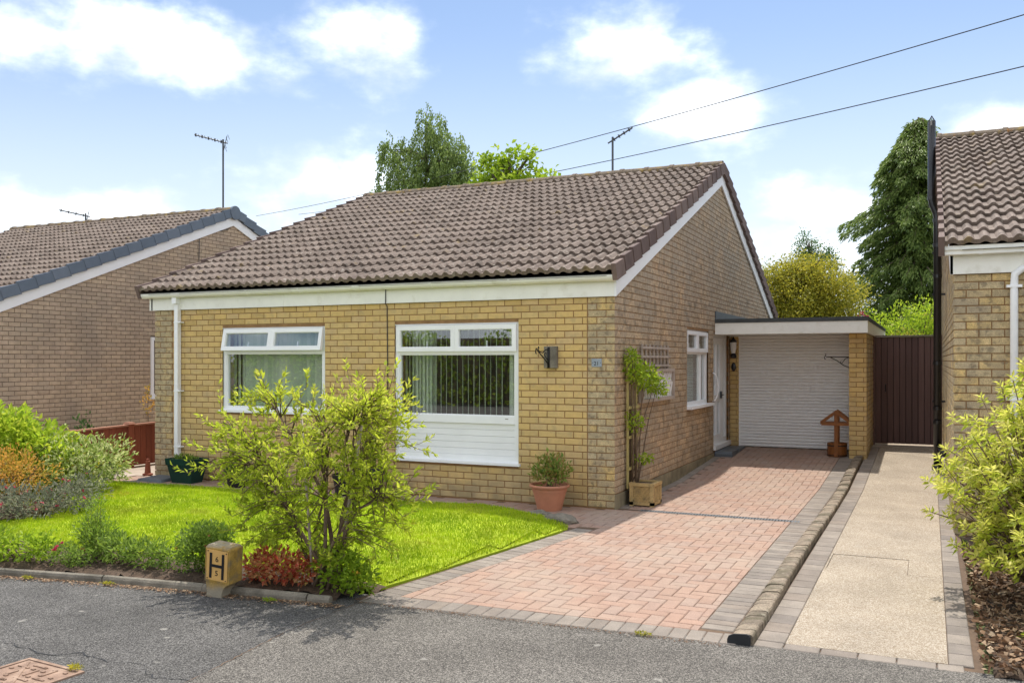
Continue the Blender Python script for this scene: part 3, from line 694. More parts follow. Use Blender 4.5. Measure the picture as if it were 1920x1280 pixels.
# --- lawn: mounded turf with blades standing on it
LAWN = [(-7.6, -4.05), (-5.6, -4.18), (-3.4, -4.14), (-2.2, -4.08), (-1.3, -4.02), (-.62, -4.02), (-.455, -4.1), (-.35, -3.55), (-.25, -2.8), (-.12, -1.9), (-.05, -1.3),
        (-.20, -1.12), (-.46, -.93), (-.9, -.80), (-1.6, -.86), (-3.0, -1.02), (-5.0, -1.06), (-6.5, -1.12), (-7.6, -1.2)]
def inpoly(x, y, poly):
    c = False; j = len(poly)-1
    for i in range(len(poly)):
        xi, yi = poly[i]; xj, yj = poly[j]
        if (yi > y) != (yj > y) and x < (xj-xi)*(y-yi)/(yj-yi)+xi: c = not c
        j = i
    return c
def edist(x, y, poly):
    d = 9.
    for i in range(len(poly)):
        ax, ay = poly[i]; bx, by = poly[(i+1) % len(poly)]; t = max(0, min(1, ((x-ax)*(bx-ax)+(y-ay)*(by-ay))/((bx-ax)**2+(by-ay)**2)))
        d = min(d, math.hypot(x-ax-t*(bx-ax), y-ay-t*(by-ay)))
    return d
def lawnz(x, y):
    k = min(1, max(0, (y+4.3)/2.6)); q = min(1, max(0, (-.1-x)/1.1)); e = min(1, edist(x, y, LAWN)/.10)
    return .012+(.02+.07*k*q+.012*smooth_noise(x*.8, y*.8, 2))*(e**.6)
step = .11; bm = bmesh.new(); g = {}
for i in range(0, 71):
    for j in range(0, 32):
        x, y = -7.7+i*step, -4.25+j*step
        if inpoly(x, y, LAWN): g[i, j] = bm.verts.new((x, y, lawnz(x, y)))
for (i, j) in g:
    if all(k in g for k in ((i+1, j), (i, j+1), (i+1, j+1))): bm.faces.new((g[i, j], g[i+1, j], g[i+1, j+1], g[i, j+1]))
me = bpy.data.meshes.new('lawn'); 
# skirt out to the true outline
bl = [(x, y) for x, y in LAWN]; ov = []
for i in range(len(bl)):
    a, b = bl[i], bl[(i+1) % len(bl)]; k = max(1, int(math.dist(a, b)/.11))
    for q in range(k): t = q/k; ov.append((a[0]+(b[0]-a[0])*t, a[1]+(b[1]-a[1])*t))
top = [bm.verts.new((x, y, .006)) for x, y in ov]; bot = [bm.verts.new((x, y, -.03)) for x, y in ov]
inn = [bm.verts.new((x+(-3.4-x)*.06, y+(-2.5-y)*.12, max(lawnz(x+(-3.4-x)*.06, y+(-2.5-y)*.12)-.006, .02))) for x, y in ov]
n = len(ov)
for i in range(n): bm.faces.new((top[i], bot[i], bot[(i+1) % n], top[(i+1) % n])); bm.faces.new((inn[i], top[i], top[(i+1) % n], inn[(i+1) % n]))
bm.to_mesh(me); bm.free(); me.materials.append(MT['turf'])
lawn = struct(obj('lawn', me))
xs, ys, hs, tn = [], [], [], []
cand = rng.random((170000, 2))*np.array([7.6, 3.5])+np.array([-7.6, -4.25])
# density falls off with distance from the viewer
keep = []
for x, y in cand:
    if inpoly(x, y, LAWN): keep.append((x, y))
keep = np.array(keep); zk = np.array([lawnz(x, y) for x, y in keep])
keep = keep+rng.normal(size=keep.shape)*.016
nK = len(keep); P0 = np.column_stack([keep, zk-.004]); an = rng.random(nK)*2*np.pi; le = rng.random(nK)*.5; hh = .018+.02*rng.random(nK)
dirv = np.column_stack([np.cos(an)*le, np.sin(an)*le, np.ones(nK)]); tip = P0+dirv*hh[:, None]; sd = np.column_stack([-np.sin(an+1), np.cos(an+1), np.zeros(nK)])*(.0028+.002*rng.random(nK))[:, None]
V = np.stack([P0-sd, P0+sd, tip], 1).reshape(-1, 3); i = np.arange(nK)*3; F = np.stack([i, i+1, i+2], 1)
pat = np.array([smooth_noise(x*1.3, y*1.9, 4) for x, y in keep])
T = np.clip(.36+.30*pat+.20*rng.normal(size=nK), 0, 1)
tagged(obj('grass', np_mesh('grass', V, F, T, 'grass')), 'bright mown lawn grass in front of the buff brick bungalow', 'grass', kind='stuff')

# --- beds
def bed(name, poly, z, mk='soil', amp=.02, s=0, step=.07):
    bm = bmesh.new(); g = {}; xs = [p[0] for p in poly]; ys = [p[1] for p in poly]
    for i in range(int((max(xs)-min(xs))/step)+1):
        for j in range(int((max(ys)-min(ys))/step)+1):
            x, y = min(xs)+i*step, min(ys)+j*step
            if inpoly(x, y, poly): e = min(1, edist(x, y, poly)/.1); g[i, j] = bm.verts.new((x+rnd.uniform(-.02, .02), y+rnd.uniform(-.02, .02), z-.05*(1-e)+amp*rnd.uniform(-1, 1)))
    for (i, j) in g:
        if all(k in g for k in ((i+1, j), (i, j+1), (i+1, j+1))): bm.faces.new((g[i, j], g[i+1, j], g[i+1, j+1], g[i, j+1]))
    me = bpy.data.meshes.new(name); bm.to_mesh(me); bm.free(); me.materials.append(MT[mk]); me.polygons.foreach_set('use_smooth', [True]*len(me.polygons))
    me.attributes.new('tint', 'FLOAT', 'FACE').data.foreach_set('value', [rnd.random() for _ in me.polygons]); return struct(obj(name, me))
bed('flower_bed', [(-7.9, -4.9), (-5.3, -5.0), (-3.3, -4.86), (-1.6, -4.62), (-.48, -4.44), (-.40, -4.2), (-.40, -3.98), (-1.3, -3.95), (-2.2, -4.0), (-3.4, -4.05), (-5.6, -4.08), (-7.9, -4.0)], .045)
bed('shrub_bed', [(-9.2, -4.2), (-6.3, -4.0), (-5.3, -3.72), (-5.0, -3.2), (-5.35, -2.5), (-6.1, -1.7), (-6.7, -1.15), (-7.0, -.9), (-8.1, -.9), (-9.2, -1.2)], .085)
bed('mulch_bed', [(3.43, -4.3), (3.45, -.0), (9, 0), (9, -4.4), (4.2, -4.35)], .03, amp=.015)
mc = MB()
for i in range(5200):
    x, y = 3.45+abs(rnd.gauss(0, .8)), rnd.uniform(-4.25, -.9); z = .03+rnd.uniform(.0, .03)
    d = Vector((rnd.gauss(0, 1), rnd.gauss(0, 1), rnd.gauss(0, .35))).normalized(); e = d.orthogonal(); e.rotate(Matrix.Rotation(rnd.uniform(0, 6.3), 3, d)); l, ww = rnd.uniform(.008, .028), rnd.uniform(.004, .012)
    p = Vector((x, y, z)); mc.add([p-d*l-e*ww*.6, p+d*l*.7-e*ww, p+d*l+e*ww*.5, p-d*l*.8+e*ww], [(0, 1, 2, 3)], rnd.random())
tagged(mc.build('bark_mulch', 'mulch', fix=False), 'brown bark mulch chips under the pale green shrub by the path', 'mulch', kind='stuff')

# rounded concrete edging along the front bed, in lengths
et = thing('garden_edging', 'low rounded concrete edging between the pavement and the front flower bed', 'edging', (-1.6, -4.6, 0))
epts = [(-8.0, -5.35), (-5.3, -5.1), (-3.39, -4.91), (-2.45, -4.74), (-1.58, -4.62), (-.72, -4.53), (-.55, -4.50)]
for a, b in zip(epts, epts[1:]):
    d = math.dist(a, b); k = max(1, round(d/.9))
    for q in range(k):
        p = (a[0]+(b[0]-a[0])*q/k, a[1]+(b[1]-a[1])*q/k); r_ = (a[0]+(b[0]-a[0])*(q+1)/k, a[1]+(b[1]-a[1])*(q+1)/k)
        an = math.atan2(r_[1]-p[1], r_[0]-p[0]); l = math.dist(p, r_)
        m = MB(); m.prism([(-.03, -.06), (.03, -.06), (.03, .045), (.021, .062), (0, .07), (-.021, .062), (-.03, .045)], lambda u, v, a: (a, u, v), .004, l-.004, .5)
        obj('edging_stone', m.mesh('edging_stone', 'edging'), et, (p[0], p[1], rnd.uniform(-.028, -.016)), (rnd.uniform(-.08, .08), rnd.uniform(-.006, .006), an))
# dry grit and weeds gathered against it
gm_ = MB()
for i in range(2600):
    t = rnd.random(); a = -3.6+3.2*t; yb = np.interp(a, [p[0] for p in epts], [p[1] for p in epts]); p = Vector((a, yb-.04-abs(rnd.gauss(0, .05)), -.004))
    s = rnd.uniform(.003, .011); an = rnd.uniform(0, 6.3); gm_.add([p+Vector((s*math.cos(an+k*2.1), s*math.sin(an+k*2.1), rnd.uniform(.001, .008))) for k in range(3)], [(0, 1, 2)], rnd.random())
for i in range(900):
    x = rnd.uniform(-.4, 2.1); p = Vector((x, yfront(x)-.01-abs(rnd.gauss(0, .03)), 0)); s = rnd.uniform(.002, .008); an = rnd.uniform(0, 6.3)
    gm_.add([p+Vector((s*math.cos(an+k*2.1), s*math.sin(an+k*2.1), rnd.uniform(0, .004))) for k in range(3)], [(0, 1, 2)], rnd.random()*.5)
tagged(gm_.build('grit', 'mulch', fix=False), 'dry grit and leaf litter gathered along the pavement edge', 'grit', kind='stuff')

# ================================================================== THE BUNGALOWS
def blinds(parent, P, u0, u1, z0, z1, w, slats):
    """vertical blind: slats = list of (u centre, turn angle); each slat its own strip"""
    hr = MB(); hr.box(u0, u1, z1, z1+.035, w-.03, w+.02, P=P); hr.build('headrail', 'white', parent)
    cache = {}
    for i, (u, a) in enumerate(slats):
        m = MB(); h = .0445; ca, sa = math.cos(a), math.sin(a); vs = []
        for z in (z0, z1):
            for q in (-1, -.5, 0, .5, 1):
                bulge = .006*(1-q*q); vs.append(P(u+q*h*ca-bulge*sa, z, w+q*h*sa+bulge*ca))
        m.add(vs, [(k, k+1, 6+k, 5+k) for k in range(4)], rnd.random()); m.build('blind_slat', 'blind', parent, smooth=True, fix=False)
def room(house, x0, x1, y0, y1, zf, zc):
    m = MB(); m.box(x0, x1, y1, y1+.05, zf, zc); m.box(x0, x1, y0, y1, zf-.05, zf); m.box(x0, x1, y0, y1, zc, zc+.05); m.box(x0-.05, x0, y0, y1, zf, zc); m.box(x1, x1+.05, y0, y1, zf, zc)
    return m.build('room', 'room', house)

H = thing('bungalow', 'buff brick bungalow with brown tiled gable roof and white windows, beside the block driveway', 'house', (-3.5, 5.6, 0))
XR, XL, D = 0., -6.93, 11.2
FO = [(-5.669, -3.944, .985, 2.104), (-2.878, -1.178, .454, 2.108)]
GO = [(3.33, 4.743, .985, 2.12), (5.095, 6.297, .20, 2.12)]
m = MB(); pierced(m, PF(0), XL+.03, -.3, -.1, 2.6, -.25, -.007, FO); m.box(-.3, XR-.007, -.1, 2.6, -.25, -.007, P=PF(0))
pierced(m, PR(0), .25, D, -.1, 2.6, -.25, -.007, GO)
m.box(XL+.007, XL+.25, .25, D, -.1, 2.6); m.box(XL+.25, XR-.25, D-.25, D, -.1, 2.6)
for x in (XR, XL+.25):
    m.prism([(.02, 2.6), (D-.02, 2.6), (D/2, 2.52+.395*D/2+.0)], lambda p, q, a: (a, p, q), x-.25, x-.007)
wall = m.build('wall', 'mortar', H)
bw = Brickwork(wall)
zt = lambda u: 2.376+SL*(min(u, 2*HALF-u)+.03)+.05
clipg = lambda zb: (-1, 99) if zb < 2.36 else ((zb-.05-2.376)/SL-.03, 2*HALF-((zb-.05-2.376)/SL-.03))
bw.face(PF(0), 0, 'buff', -6.578, -.327, .012, 2.39, FO)
bw.face(PF(0), 0, 'corner', -.317, 0., .012, 2.39, [], 0)
bw.face(PF(0), 0, 'corner', -6.93, -6.588, .012, 2.39, [], 1)
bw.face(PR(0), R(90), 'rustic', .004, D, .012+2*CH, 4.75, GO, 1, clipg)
bw.face(PL(XL), R(-90), 'rustic', .0, D, .012, 4.75, [], 0, clipg, visible=False)
bw.done()
m = MB(); m.box(.01, 5.06, -.1, .157, -.02, .014, P=PR(0)); m.build('plinth', 'render', wall)
RF, YR, ZR = roof(H, -7.06, .052, -.18, 2.645, 'tile', 'verge', 'ridge')
m = MB(); m.box(-6.995, .008, -.034, -.008, 2.378, 2.585); m.box(-6.995, .005, -.008, .05, 2.55, 2.585); f_ = m.build('fascia', 'cream', H)
for x in (-4.63, -1.83): m = MB(); m.box(x, x+.045, -.038, -.0342, 2.378, 2.585, .8); m.build('fascia_joint', 'cream', f_)
barge(H, PR(0), -.034, 2.376, .215); barge(H, PL(XL), -.034, 2.376, .19)
m = MB(); m.box(-7.03, .03, -.145, -.01, 2.59, 2.618); m.build('eave_felt', 'dark', H)
gutter(H, -7.05, .045, -.036, 2.602, .058, [(-7.05, .05), (-6.47, .16), (-5.15, .035), (-4.28, .03), (-3.42, .11), (-2.3, .03), (-1.25, .03), (-.03, .06)])
m = MB(); bx = -6.45
m.box(bx-.033, bx+.033, -.075, -.011, .30, 2.47); m.box(bx-.04, bx+.04, -.115, -.036, 2.46, 2.545); dp = m.build('downpipe', 'white', H)
for z in (2.2, 1.235, .45): m = MB(); m.box(bx-.038, bx+.085, -.079, -.007, z-.009, z+.009); m.build('pipe_bracket', 'white', dp)
# black aerial lead clipped down the front
m = MB(); m.tube([(-2.985, -.038, 2.585), (-2.985, -.045, 2.376), (-2.985, -.008, 2.34), (-2.98, -.008, 1.9), (-2.975, -.006, 1.4), (-2.975, -.006, .9)], .006, 5); m.build('cable', 'black', H)

def window_front(name, u0, u1, z0, z1, ztr, label, tilt, panel=None, slats=()):
    P = PF(.0); W = -.035
    m = MB(); bars(m, P, u0, u1, z0, z1, .055, W-.06, W+.012); m.box(u0+.055, u1-.055, ztr-.03, ztr+.03, W-.06, W+.012, P=P)
    um = (u0+u1)/2; m.box(um-.026, um+.026, ztr+.03, z1-.055, W-.06, W+.010, P=P)
    m.box(u0-.0, u1+.0, z1-.004, z1+.003, W-.06, -.003, P=P)
    zs = z0
    if panel: m.box(u0+.055, u1-.055, panel-.045, panel+.045, W-.06, W+.016, P=P); zs = panel
    wn = m.build('window', 'white', H, label=label)
    sash(wn, P, u0+.028, um+.002, ztr+.0, z1-.018, W+.022, tilt); sash(wn, P, um+.004, u1-.028, ztr+.0, z1-.018, W+.022, tilt)
    pane(P, u0+.05, u1-.05, zs+.04, ztr-.025, W-.025, wn)
    m = MB(); bars(m, P, u0+.055, u1-.055, zs+.045, ztr-.03, .013, W-.03, W+.002); m.build('glazing_bead', 'white', wn)
    m = MB(); m.box(u0-.03, u1+.03, z0-.03, z0+.0, W-.05, .045, P=P); m.box(u0-.0, u1+.0, z0, z0+.02, W-.05, W+.03, P=P); m.build('sill', 'white', wn)
    if panel:
        zz = z0+.075; hgt = (panel-.045-zz)/5
        for i in range(5):
            m = MB(); vs, fs = piece(lambda u, z, w_: P(u, z, W-.012+w_), u0+.052, u1-.052, zz+i*hgt+.0012, zz+(i+1)*hgt-.0012, .03, .004); m.add(vs, fs); m.build('panel_board', 'white', wn)
        m = MB(); m.box(u0+.05, u1-.05, z0+.02, zz, W-.05, W+.004, P=P); m.build('panel_rail', 'white', wn)
        for u in (u0+.16, u1-.16): m = MB(); m.box(u-.02, u+.02, panel+.012, panel+.02, W+.0155, W+.0175, P=P); m.build('vent_slot', 'greyblock', wn)
    blinds(wn, P, u0+.03, u1-.03, zs+.05, z1-.06, -.20, slats)
    return wn
sl1 = [(-5.62+i*.078, R(25)+rnd.uniform(-.05, .05)) for i in range(3)]+[(-5.38+i*.0655, R(-27)+rnd.uniform(-.07, .07)) for i in range(22)]
window_front('window', *FO[0], 1.79, 'wide white window with both fanlights ajar and closed vertical blinds', R(11), None, sl1)
sl2 = [(-2.83+i*.05, R(40)+rnd.uniform(-.2, .2)) for i in range(8)]+[(-2.40+i*.0765, R(61)+rnd.uniform(-.03, .03)) for i in range(13)]+[(-1.36+i*.05, R(30)+rnd.uniform(-.1, .1)) for i in range(3)]
window_front('window', *FO[1], 1.772, 'tall white window with boarded panel below and open vertical blinds', 0, .955, sl2)
room(H, -6.6, -3.45, .26, 3.4, .1, 2.35); room(H, -3.35, -.3, .26, 3.6, .1, 2.35)
# curtain wide drapes at both ends of the tall window
m = MB()
for k, (a, b) in enumerate(((-2.80, -2.45), (-1.33, -1.22))):
    n = int((b-a)/.012); vs = []
    for z in (.9, 2.05):
        for i in range(n+1): u = a+(b-a)*i/n; vs.append((u, .30+.02*math.sin(i*.95+k), z))
    m.add(vs, [(i, i+1, n+2+i, n+1+i) for i in range(n)], .8)
m.build('curtain', 'blind', H, smooth=True, fix=False)

# side window
P = PR(0); W = -.045; u0, u1, z0, z1 = GO[0]
m = MB(); bars(m, P, u0, u1, z0, z1, .06, W-.05, W+.012); m.box(u0+.06, u1-.06, 1.755, 1.815, W-.05, W+.012, P=P); um = (u0+u1)/2; m.box(um-.03, um+.03, 1.815, z1-.06, W-.05, W+.010, P=P)
m.box(u1-.42, u1-.37, z0+.06, 1.755, W-.05, W+.010, P=P)
wn = m.build('window', 'white', H, label='white side window with two fanlights above a wide sill')
sash(wn, P, u0+.035, um+.002, 1.79, z1-.02, W+.02); sash(wn, P, um+.004, u1-.035, 1.79, z1-.02, W+.02)
pane(P, u0+.05, u1-.40, z0+.05, 1.76, W-.02, wn); pane(P, u1-.38, u1-.05, z0+.05, 1.76, W-.02, wn)
m = MB(); m.box(u0-.02, u1+.09, z0-.035, z0+.004, W-.05, .075, P=P); m.build('sill', 'white', wn)
m = MB()
for i in range(24): m.box(u0+.07, u1-.4, z0+.07+i*.03, z0+.092+i*.03, -.16, -.155, P=P)
m.build('venetian_blind', 'blind', wn)
m = MB(); m.box(-3.3, -.26, 3.7, 3.75, .1, 2.35); m.box(-3.3, -.26, 7, 7.05, .1, 2.35); m.box(-3.35, -3.3, 3.7, 7, .1, 2.35); m.box(-3.3, -.26, 3.75, 7, .05, .1); m.box(-3.3, -.26, 3.75, 7, 2.35, 2.4); m.build('hallway', 'room', H)
# entrance door in the side wall
u0, u1, z0, z1 = 5.095, 6.297, .275, 2.12; W = -.05
m = MB(); bars(m, P, u0, u1, z0, z1, .07, W-.06, W+.012); m.box(u0+.86, u0+.92, z0+.07, z1-.07, W-.06, W+.012, P=P); dr = m.build('door_frame', 'white', H)
m = MB(); bars(m, P, u0+.075, u0+.855, z0+.04, z1-.075, .11, W-.045, W+.004); m.box(u0+.185, u0+.745, .98, 1.09, W-.045, W+.004, P=P)
m.box(u0+.44, u0+.49, 1.09, z1-.18, W-.045, W+.004, P=P); m.box(u0+.44, u0+.49, z0+.15, .98, W-.045, W+.004, P=P); do = m.build('door', 'white', dr)
pane(P, u0+.18, u0+.75, z0+.15, z1-.18, W-.025, do); pane(P, u0+.91, u1-.06, z0+.06, z1-.06, W-.025, dr)
m = MB(); m.box(u0+.70, u0+.78, 1.02, 1.14, W+.004, W+.03, P=P); m.tube([P(u0+.74, 1.08, W+.03), P(u0+.74, 1.08, W+.06), P(u0+.63, 1.08, W+.06)], .009, 6); m.build('handle', 'alu', do)
m = MB(); m.tube([P(5.02, 1.46, .0), P(5.02, 1.45, .035), P(5.04, 1.40, .06), P(5.06, 1.31, .078), P(5.06, 1.15, .078), P(5.04, 1.06, .06), P(5.02, 1.01, .035), P(5.02, 1.0, .0)], .011, 8); m.build('grab_rail', 'white', H, smooth=True)
m = MB(); m.box(u0-.01, u1+.02, .2, .272, -.2, .04, P=P); m.build('threshold', 'white', dr)
for i, (a, b) in enumerate(((5.08, 5.62), (5.66, 6.24))):
    st = MB(); n = 9; st.prism([(a, .05), (b, .05), (b, .15), (b-.03, .185), (a+.03, .185), (a, .15)], lambda p, q, x: (x, p, q), .02, .30); o = st.build('door_step', 'lead')
    tagged(o, ['grey stone step below the entrance door, at its handle side', 'grey stone step below the entrance door, next to the shutter pier'][i], 'step', 'stone steps at the side door')

# iron bracket on its board and the number plate
t = thing('hanging_bracket', 'black scrolled iron bracket on a pale board beside the tall front window', 'bracket', (-.74, 0, 1.57))
m = MB(); vs, fs = piece(lambda u, z, w_: (u, -.05-w_, z), -.835, -.675, 1.575, 1.825, .05, .004); m.add(vs, fs); m.build('back_board', 'edging', t)
m = MB(); m.box(-.785, -.76, -.062, -.05, 1.575, 1.815); m.tube([(-.773, -.065, 1.62), (-.80, -.13, 1.69), (-.84, -.2, 1.765), (-.85, -.235, 1.80), (-.85, -.25, 1.775), (-.85, -.245, 1.745), (-.85, -.225, 1.74)], .007, 6)
m.tube([(-.773, -.065, 1.79), (-.79, -.10, 1.785), (-.81, -.14, 1.75), (-.83, -.185, 1.76), (-.84, -.21, 1.80), (-.84, -.19, 1.82), (-.84, -.175, 1.80)], .006, 6)
m.tube([(-.775, -.075, 1.67), (-.79, -.10, 1.70), (-.80, -.12, 1.735), (-.79, -.105, 1.75), (-.785, -.09, 1.735)], .005, 6); m.build('scroll_arm', 'iron', t, smooth=True)
t = thing('number_plate', 'small grey slate house number plate at the corner of the bungalow', 'plate', (-.21, 0, 1.59))
m = MB(); vs, fs = piece(lambda u, z, w_: (u, -.011-w_, z), -.268, -.148, 1.59, 1.682, .011, .003); m.add(vs, fs); m.build('slate', 'slateplate', t)
for x in (-.257, -.159): m = MB(); m.tube([(x, -.010, 1.637), (x, -.0135, 1.637)], .004, 8); m.build('screw', 'iron', t)
def text(s, size, loc, rot, mk, parent, ex=.001, name='lettering'):
    cu = bpy.data.curves.new('txt', 'FONT'); cu.body = s; cu.size = size; cu.extrude = ex; cu.align_x = 'CENTER'; cu.align_y = 'CENTER'
    to = bpy.data.objects.new('txt', cu); col.objects.link(to); dg = bpy.context.evaluated_depsgraph_get(); me = bpy.data.meshes.new_from_object(to.evaluated_get(dg))
    bpy.data.objects.remove(to); me.materials.clear(); me.materials.append(MT[mk]); return obj(name, me, parent, loc, rot)
text('21', .062, (-.208, -.0125, 1.627), (R(90), 0, 0), 'iron', t)

# ---- the neighbours
def neighbour(xl, xr, yf, zb, label, brick, vmk, vergeR, vergeL, fronts, gables, gside, mort='mortar2'):
    h = thing('bungalow', label, 'house', ((xl+xr)/2, yf+5.6, zb))
    m = MB(); sh = lambda P: (lambda u, z, w_: P(u, z+zb, w_))
    Pf, Pr, Pl = sh(PF(yf)), sh(PR(xr)), sh(PL(xl))
    pierced(m, Pf, xl+.01, xr-.01, -.3, 2.6, -.25, -.007, fronts)
    pierced(m, Pr, yf+.25, yf+D, -.3, 2.6, -.25, -.007, gables if gside > 0 else []); pierced(m, Pl, yf+.25, yf+D, -.3, 2.6, -.25, -.007, gables if gside < 0 else [])
    m.box(xl+.25, xr-.25, yf+D-.25, yf+D, zb-.3, zb+2.6)
    for x in (xr, xl+.25): m.prism([(yf+.02, zb+2.6), (yf+D-.02, zb+2.6), (yf+D/2, zb+2.52+.395*D/2)], lambda p, q, a: (a, p, q), x-.25, x-.007)
    wl = m.build('wall', mort, h); b = Brickwork(wl)
    cg = lambda zb_: (-99, 99) if zb_ < 2.36 else (yf+(zb_-.05-2.376)/SL-.03, yf+2*HALF-((zb_-.05-2.376)/SL-.03))
    b.face(Pf, 0, brick, xl, xr, -.22, 2.39, fronts, 0, None, gside < 0 or True)
    if gside > 0: b.face(Pr, R(90), brick, yf, yf+D, -.22, 4.75, gables, 1, cg)
    else: b.face(Pl, R(-90), brick, yf, yf+D, -.22, 4.75, gables, 1, cg)
    b.done()
    rf, yr, zr = roof(h, xl-.10 if gside < 0 else xl-.06, xr+.055, yf-.18, zb+2.645, 'tile', vmk, 'ridge', vergeR=vergeR, vergeL=vergeL)
    m = MB(); m.box(xl-.03, xr+.006, yf-.034, yf-.008, zb+2.378, zb+2.585); m.build('fascia', 'cream', h)
    barge(h, sh(PR(xr)), yf-.034, 2.376, .19 if gside < 0 else .19, yr=yf+HALF); barge(h, sh(PL(xl)), yf-.034, 2.376, .19, yr=yf+HALF)
    return h, rf, yr, zr
HL, RL, YL, ZL = neighbour(-17.6, -10.62, .08, 0., 'grey brown brick bungalow with blue grey verge caps beyond the red fence', 'greybrick', 'greyverge', True, False,
                           [(-16.3, -14.5, .95, 2.1), (-13.5, -11.8, .45, 2.1)], [(3.40, 4.8, .95, 2.12)], 1)
m = MB(); m.tube([(-10.57, YL, ZL-.03), (-10.52, YL, ZL-.03)], .15, 18); m.build('ridge_end_cap', 'greyverge', RL)
m = MB(); P = PR(-10.62); bars(m, P, 3.40, 4.8, .95, 2.12, .06, -.06, .03); wn = m.build('window', 'white', HL); pane(P, 3.45, 4.75, 1.0, 2.07, -.03, wn)
m = MB(); m.box(3.38, 4.85, .91, .95, -.06, .07, P=P); m.build('sill', 'white', wn)
m = MB(); m.tube([(-10.60, YL-.05, 4.62), (-10.60, YL-.15, 4.5), (-10.605, YL-.9, 4.32), (-10.605, YL-1.0, 4.25), (-10.605, YL-1.02, 3.2), (-10.605, YL-1.02, 1.5)], .008, 5); m.build('cable', 'black', HL)
for (a, b, z0, z1) in ((-16.3, -14.5, .95, 2.1), (-13.5, -11.8, .45, 2.1)):
    m = MB(); P = PF(.08); bars(m, P, a, b, z0, z1, .06, -.1, -.02); wn = m.build('window', 'white', HL); pane(P, a+.05, b-.05, z0+.05, z1-.05, -.06, wn)
HR, RR, YRR, ZRR = neighbour(3.405, 10.4, .1, .115, 'pale buff brick bungalow with black soil pipe beside the side path', 'corner', 'verge', True, True, [(5.1, 6.8, .95, 2.1)], [], -1, 'mortar')
gutter(HR, 3.30, 10.5, .064, .115+2.632, .06, [(3.30, .035), (3.62, .03), (4.27, .03), (5.3, .03)], True)
m = MB(); m.tube([(4.25, .0, 2.68), (4.25, -.0, 2.62), (4.19, .02, 2.57), (3.98, .05, 2.52), (3.92, .055, 2.47), (3.915, .055, 2.38), (3.915, .055, .2)], .034, 10)
dp = m.build('downpipe', 'white', HR, smooth=True)
for z in (2.36, 1.3): m = MB(); m.box(3.85, 3.98, .02, .10, z-.012, z+.012); m.build('pipe_bracket', 'white', dp)
m = MB(); P = PF(.1); bars(m, P, 5.1, 6.8, 1.07, 2.215, .06, -.1, -.02); wn = m.build('window', 'white', HR); pane(P, 5.15, 6.75, 1.12, 2.165, -.06, wn)
# soil vent pipe, stepping out round the verge
m = MB(); px, py = 3.297, 4.77
m.tube([(px, py, .1), (px, py, 3.72), (px-.015, py, 3.80), (px-.062, py, 3.92), (px-.075, py, 4.0), (px-.075, py, 5.12)], .053, 14); sp_ = m.build('soil_pipe', 'black', HR, smooth=True)
for z in (.75, .95, 1.6, 2.85, 3.3, 3.98, 3.66): m = MB(); xx = px if z < 3.8 else px-.075; m.tube([(xx, py, z), (xx, py, z+.05)], .061, 14); m.build('pipe_collar', 'black', sp_)
for z in (1.06, 2.6, 3.2): m = MB(); m.box(px-.07, 3.40, py-.012, py+.012, z, z+.03); m.build('pipe_bracket', 'black', sp_)
m = MB(); m.tube([(px+.02, py-.05, .42), (px+.03, py-.14, .36), (px+.06, py-.2, .34), (3.40, py-.3, .34)], .042, 10); m.tube([(px, py, .02), (px, py, .16)], .075, 14); m.build('branch_pipe', 'black', sp_, smooth=True)
m = MB()
for k in range(8): a = k*math.pi/4; m.tube([(px-.075+.05*math.cos(a), py+.05*math.sin(a), 5.11), (px-.075, py, 5.20)], .005, 4)
m.build('wire_cage', 'black', sp_)

# ================================================================== GARAGE, GATE, FENCE
G = thing('garage', 'flat roofed garage with pale grey roller shutter set back beside the bungalow', 'garage', (1.2, 8, .16))
m = MB(); m.box(2.047, 2.293, 5.507, 11, 0, 2.09); m.box(.0, .15, 6.407, 6.6, 0, 2.09); m.box(.0, 2.05, 10.8, 11, 0, 2.09); wl = m.build('wall', 'mortar', G)
b = Brickwork(wl)
def pier(P, rot, u0, u1, off, mk='corner'): b.face(P, rot, mk, u0, u1, .10, 2.092, [], off)
pier(PF(5.5), 0, 2.04, 2.30, 0, 'buff'); pier(PR(2.30), R(90), 5.51, 11, 1); pier(PF(6.4), 0, .004, .156, 1, 'buff'); pier(PL(2.04), R(-90), 5.51, 6.4, 1)
b.done(160)
m = MB(); m.box(.0, 2.335, 5.2, 5.225, 2.09, 2.275); m.box(2.31, 2.335, 5.225, 11.2, 2.09, 2.275); m.build('fascia', 'cream', G)
m = MB(); m.box(.002, 2.31, 5.225, 11.2, 2.092, 2.11); m.build('soffit', 'cream', G)
m = MB(); m.box(.0, 2.345, 5.185, 11.2, 2.277, 2.335); m.box(.0, 2.30, 5.23, 11.15, 2.335, 2.342); m.build('roof', 'felt', G)
m = MB(); m.box(.002, .02, 5.19, 11.1, 2.336, 2.47); m.build('flashing', 'lead', G)
sd_ = MB(); sd_.box(.13, .165, 6.42, 6.47, .15, 2.09); sd_.box(2.0, 2.04, 6.42, 6.47, .15, 2.09); door = sd_.build('roller_shutter', 'shutter', G)
sm = MB(); prf = [(.005, 0), (-.003, .003), (-.010, .011), (-.0125, .026), (-.010, .041), (-.003, .049), (.005, .052), (.010, .052), (.010, 0)]
sm.prism(prf, lambda p, q, a: (a, p, q), .165, 2.0, .5); sme = sm.mesh('shutter_slat', 'shutter')
for i in range(36): obj('shutter_slat', sme, door, (0, 6.445, .165+i*.0535))
m = MB(); m.box(.0, 2.04, 6.4, 6.5, 2.05, 2.088); m.build('shutter_box', 'shutter', door)
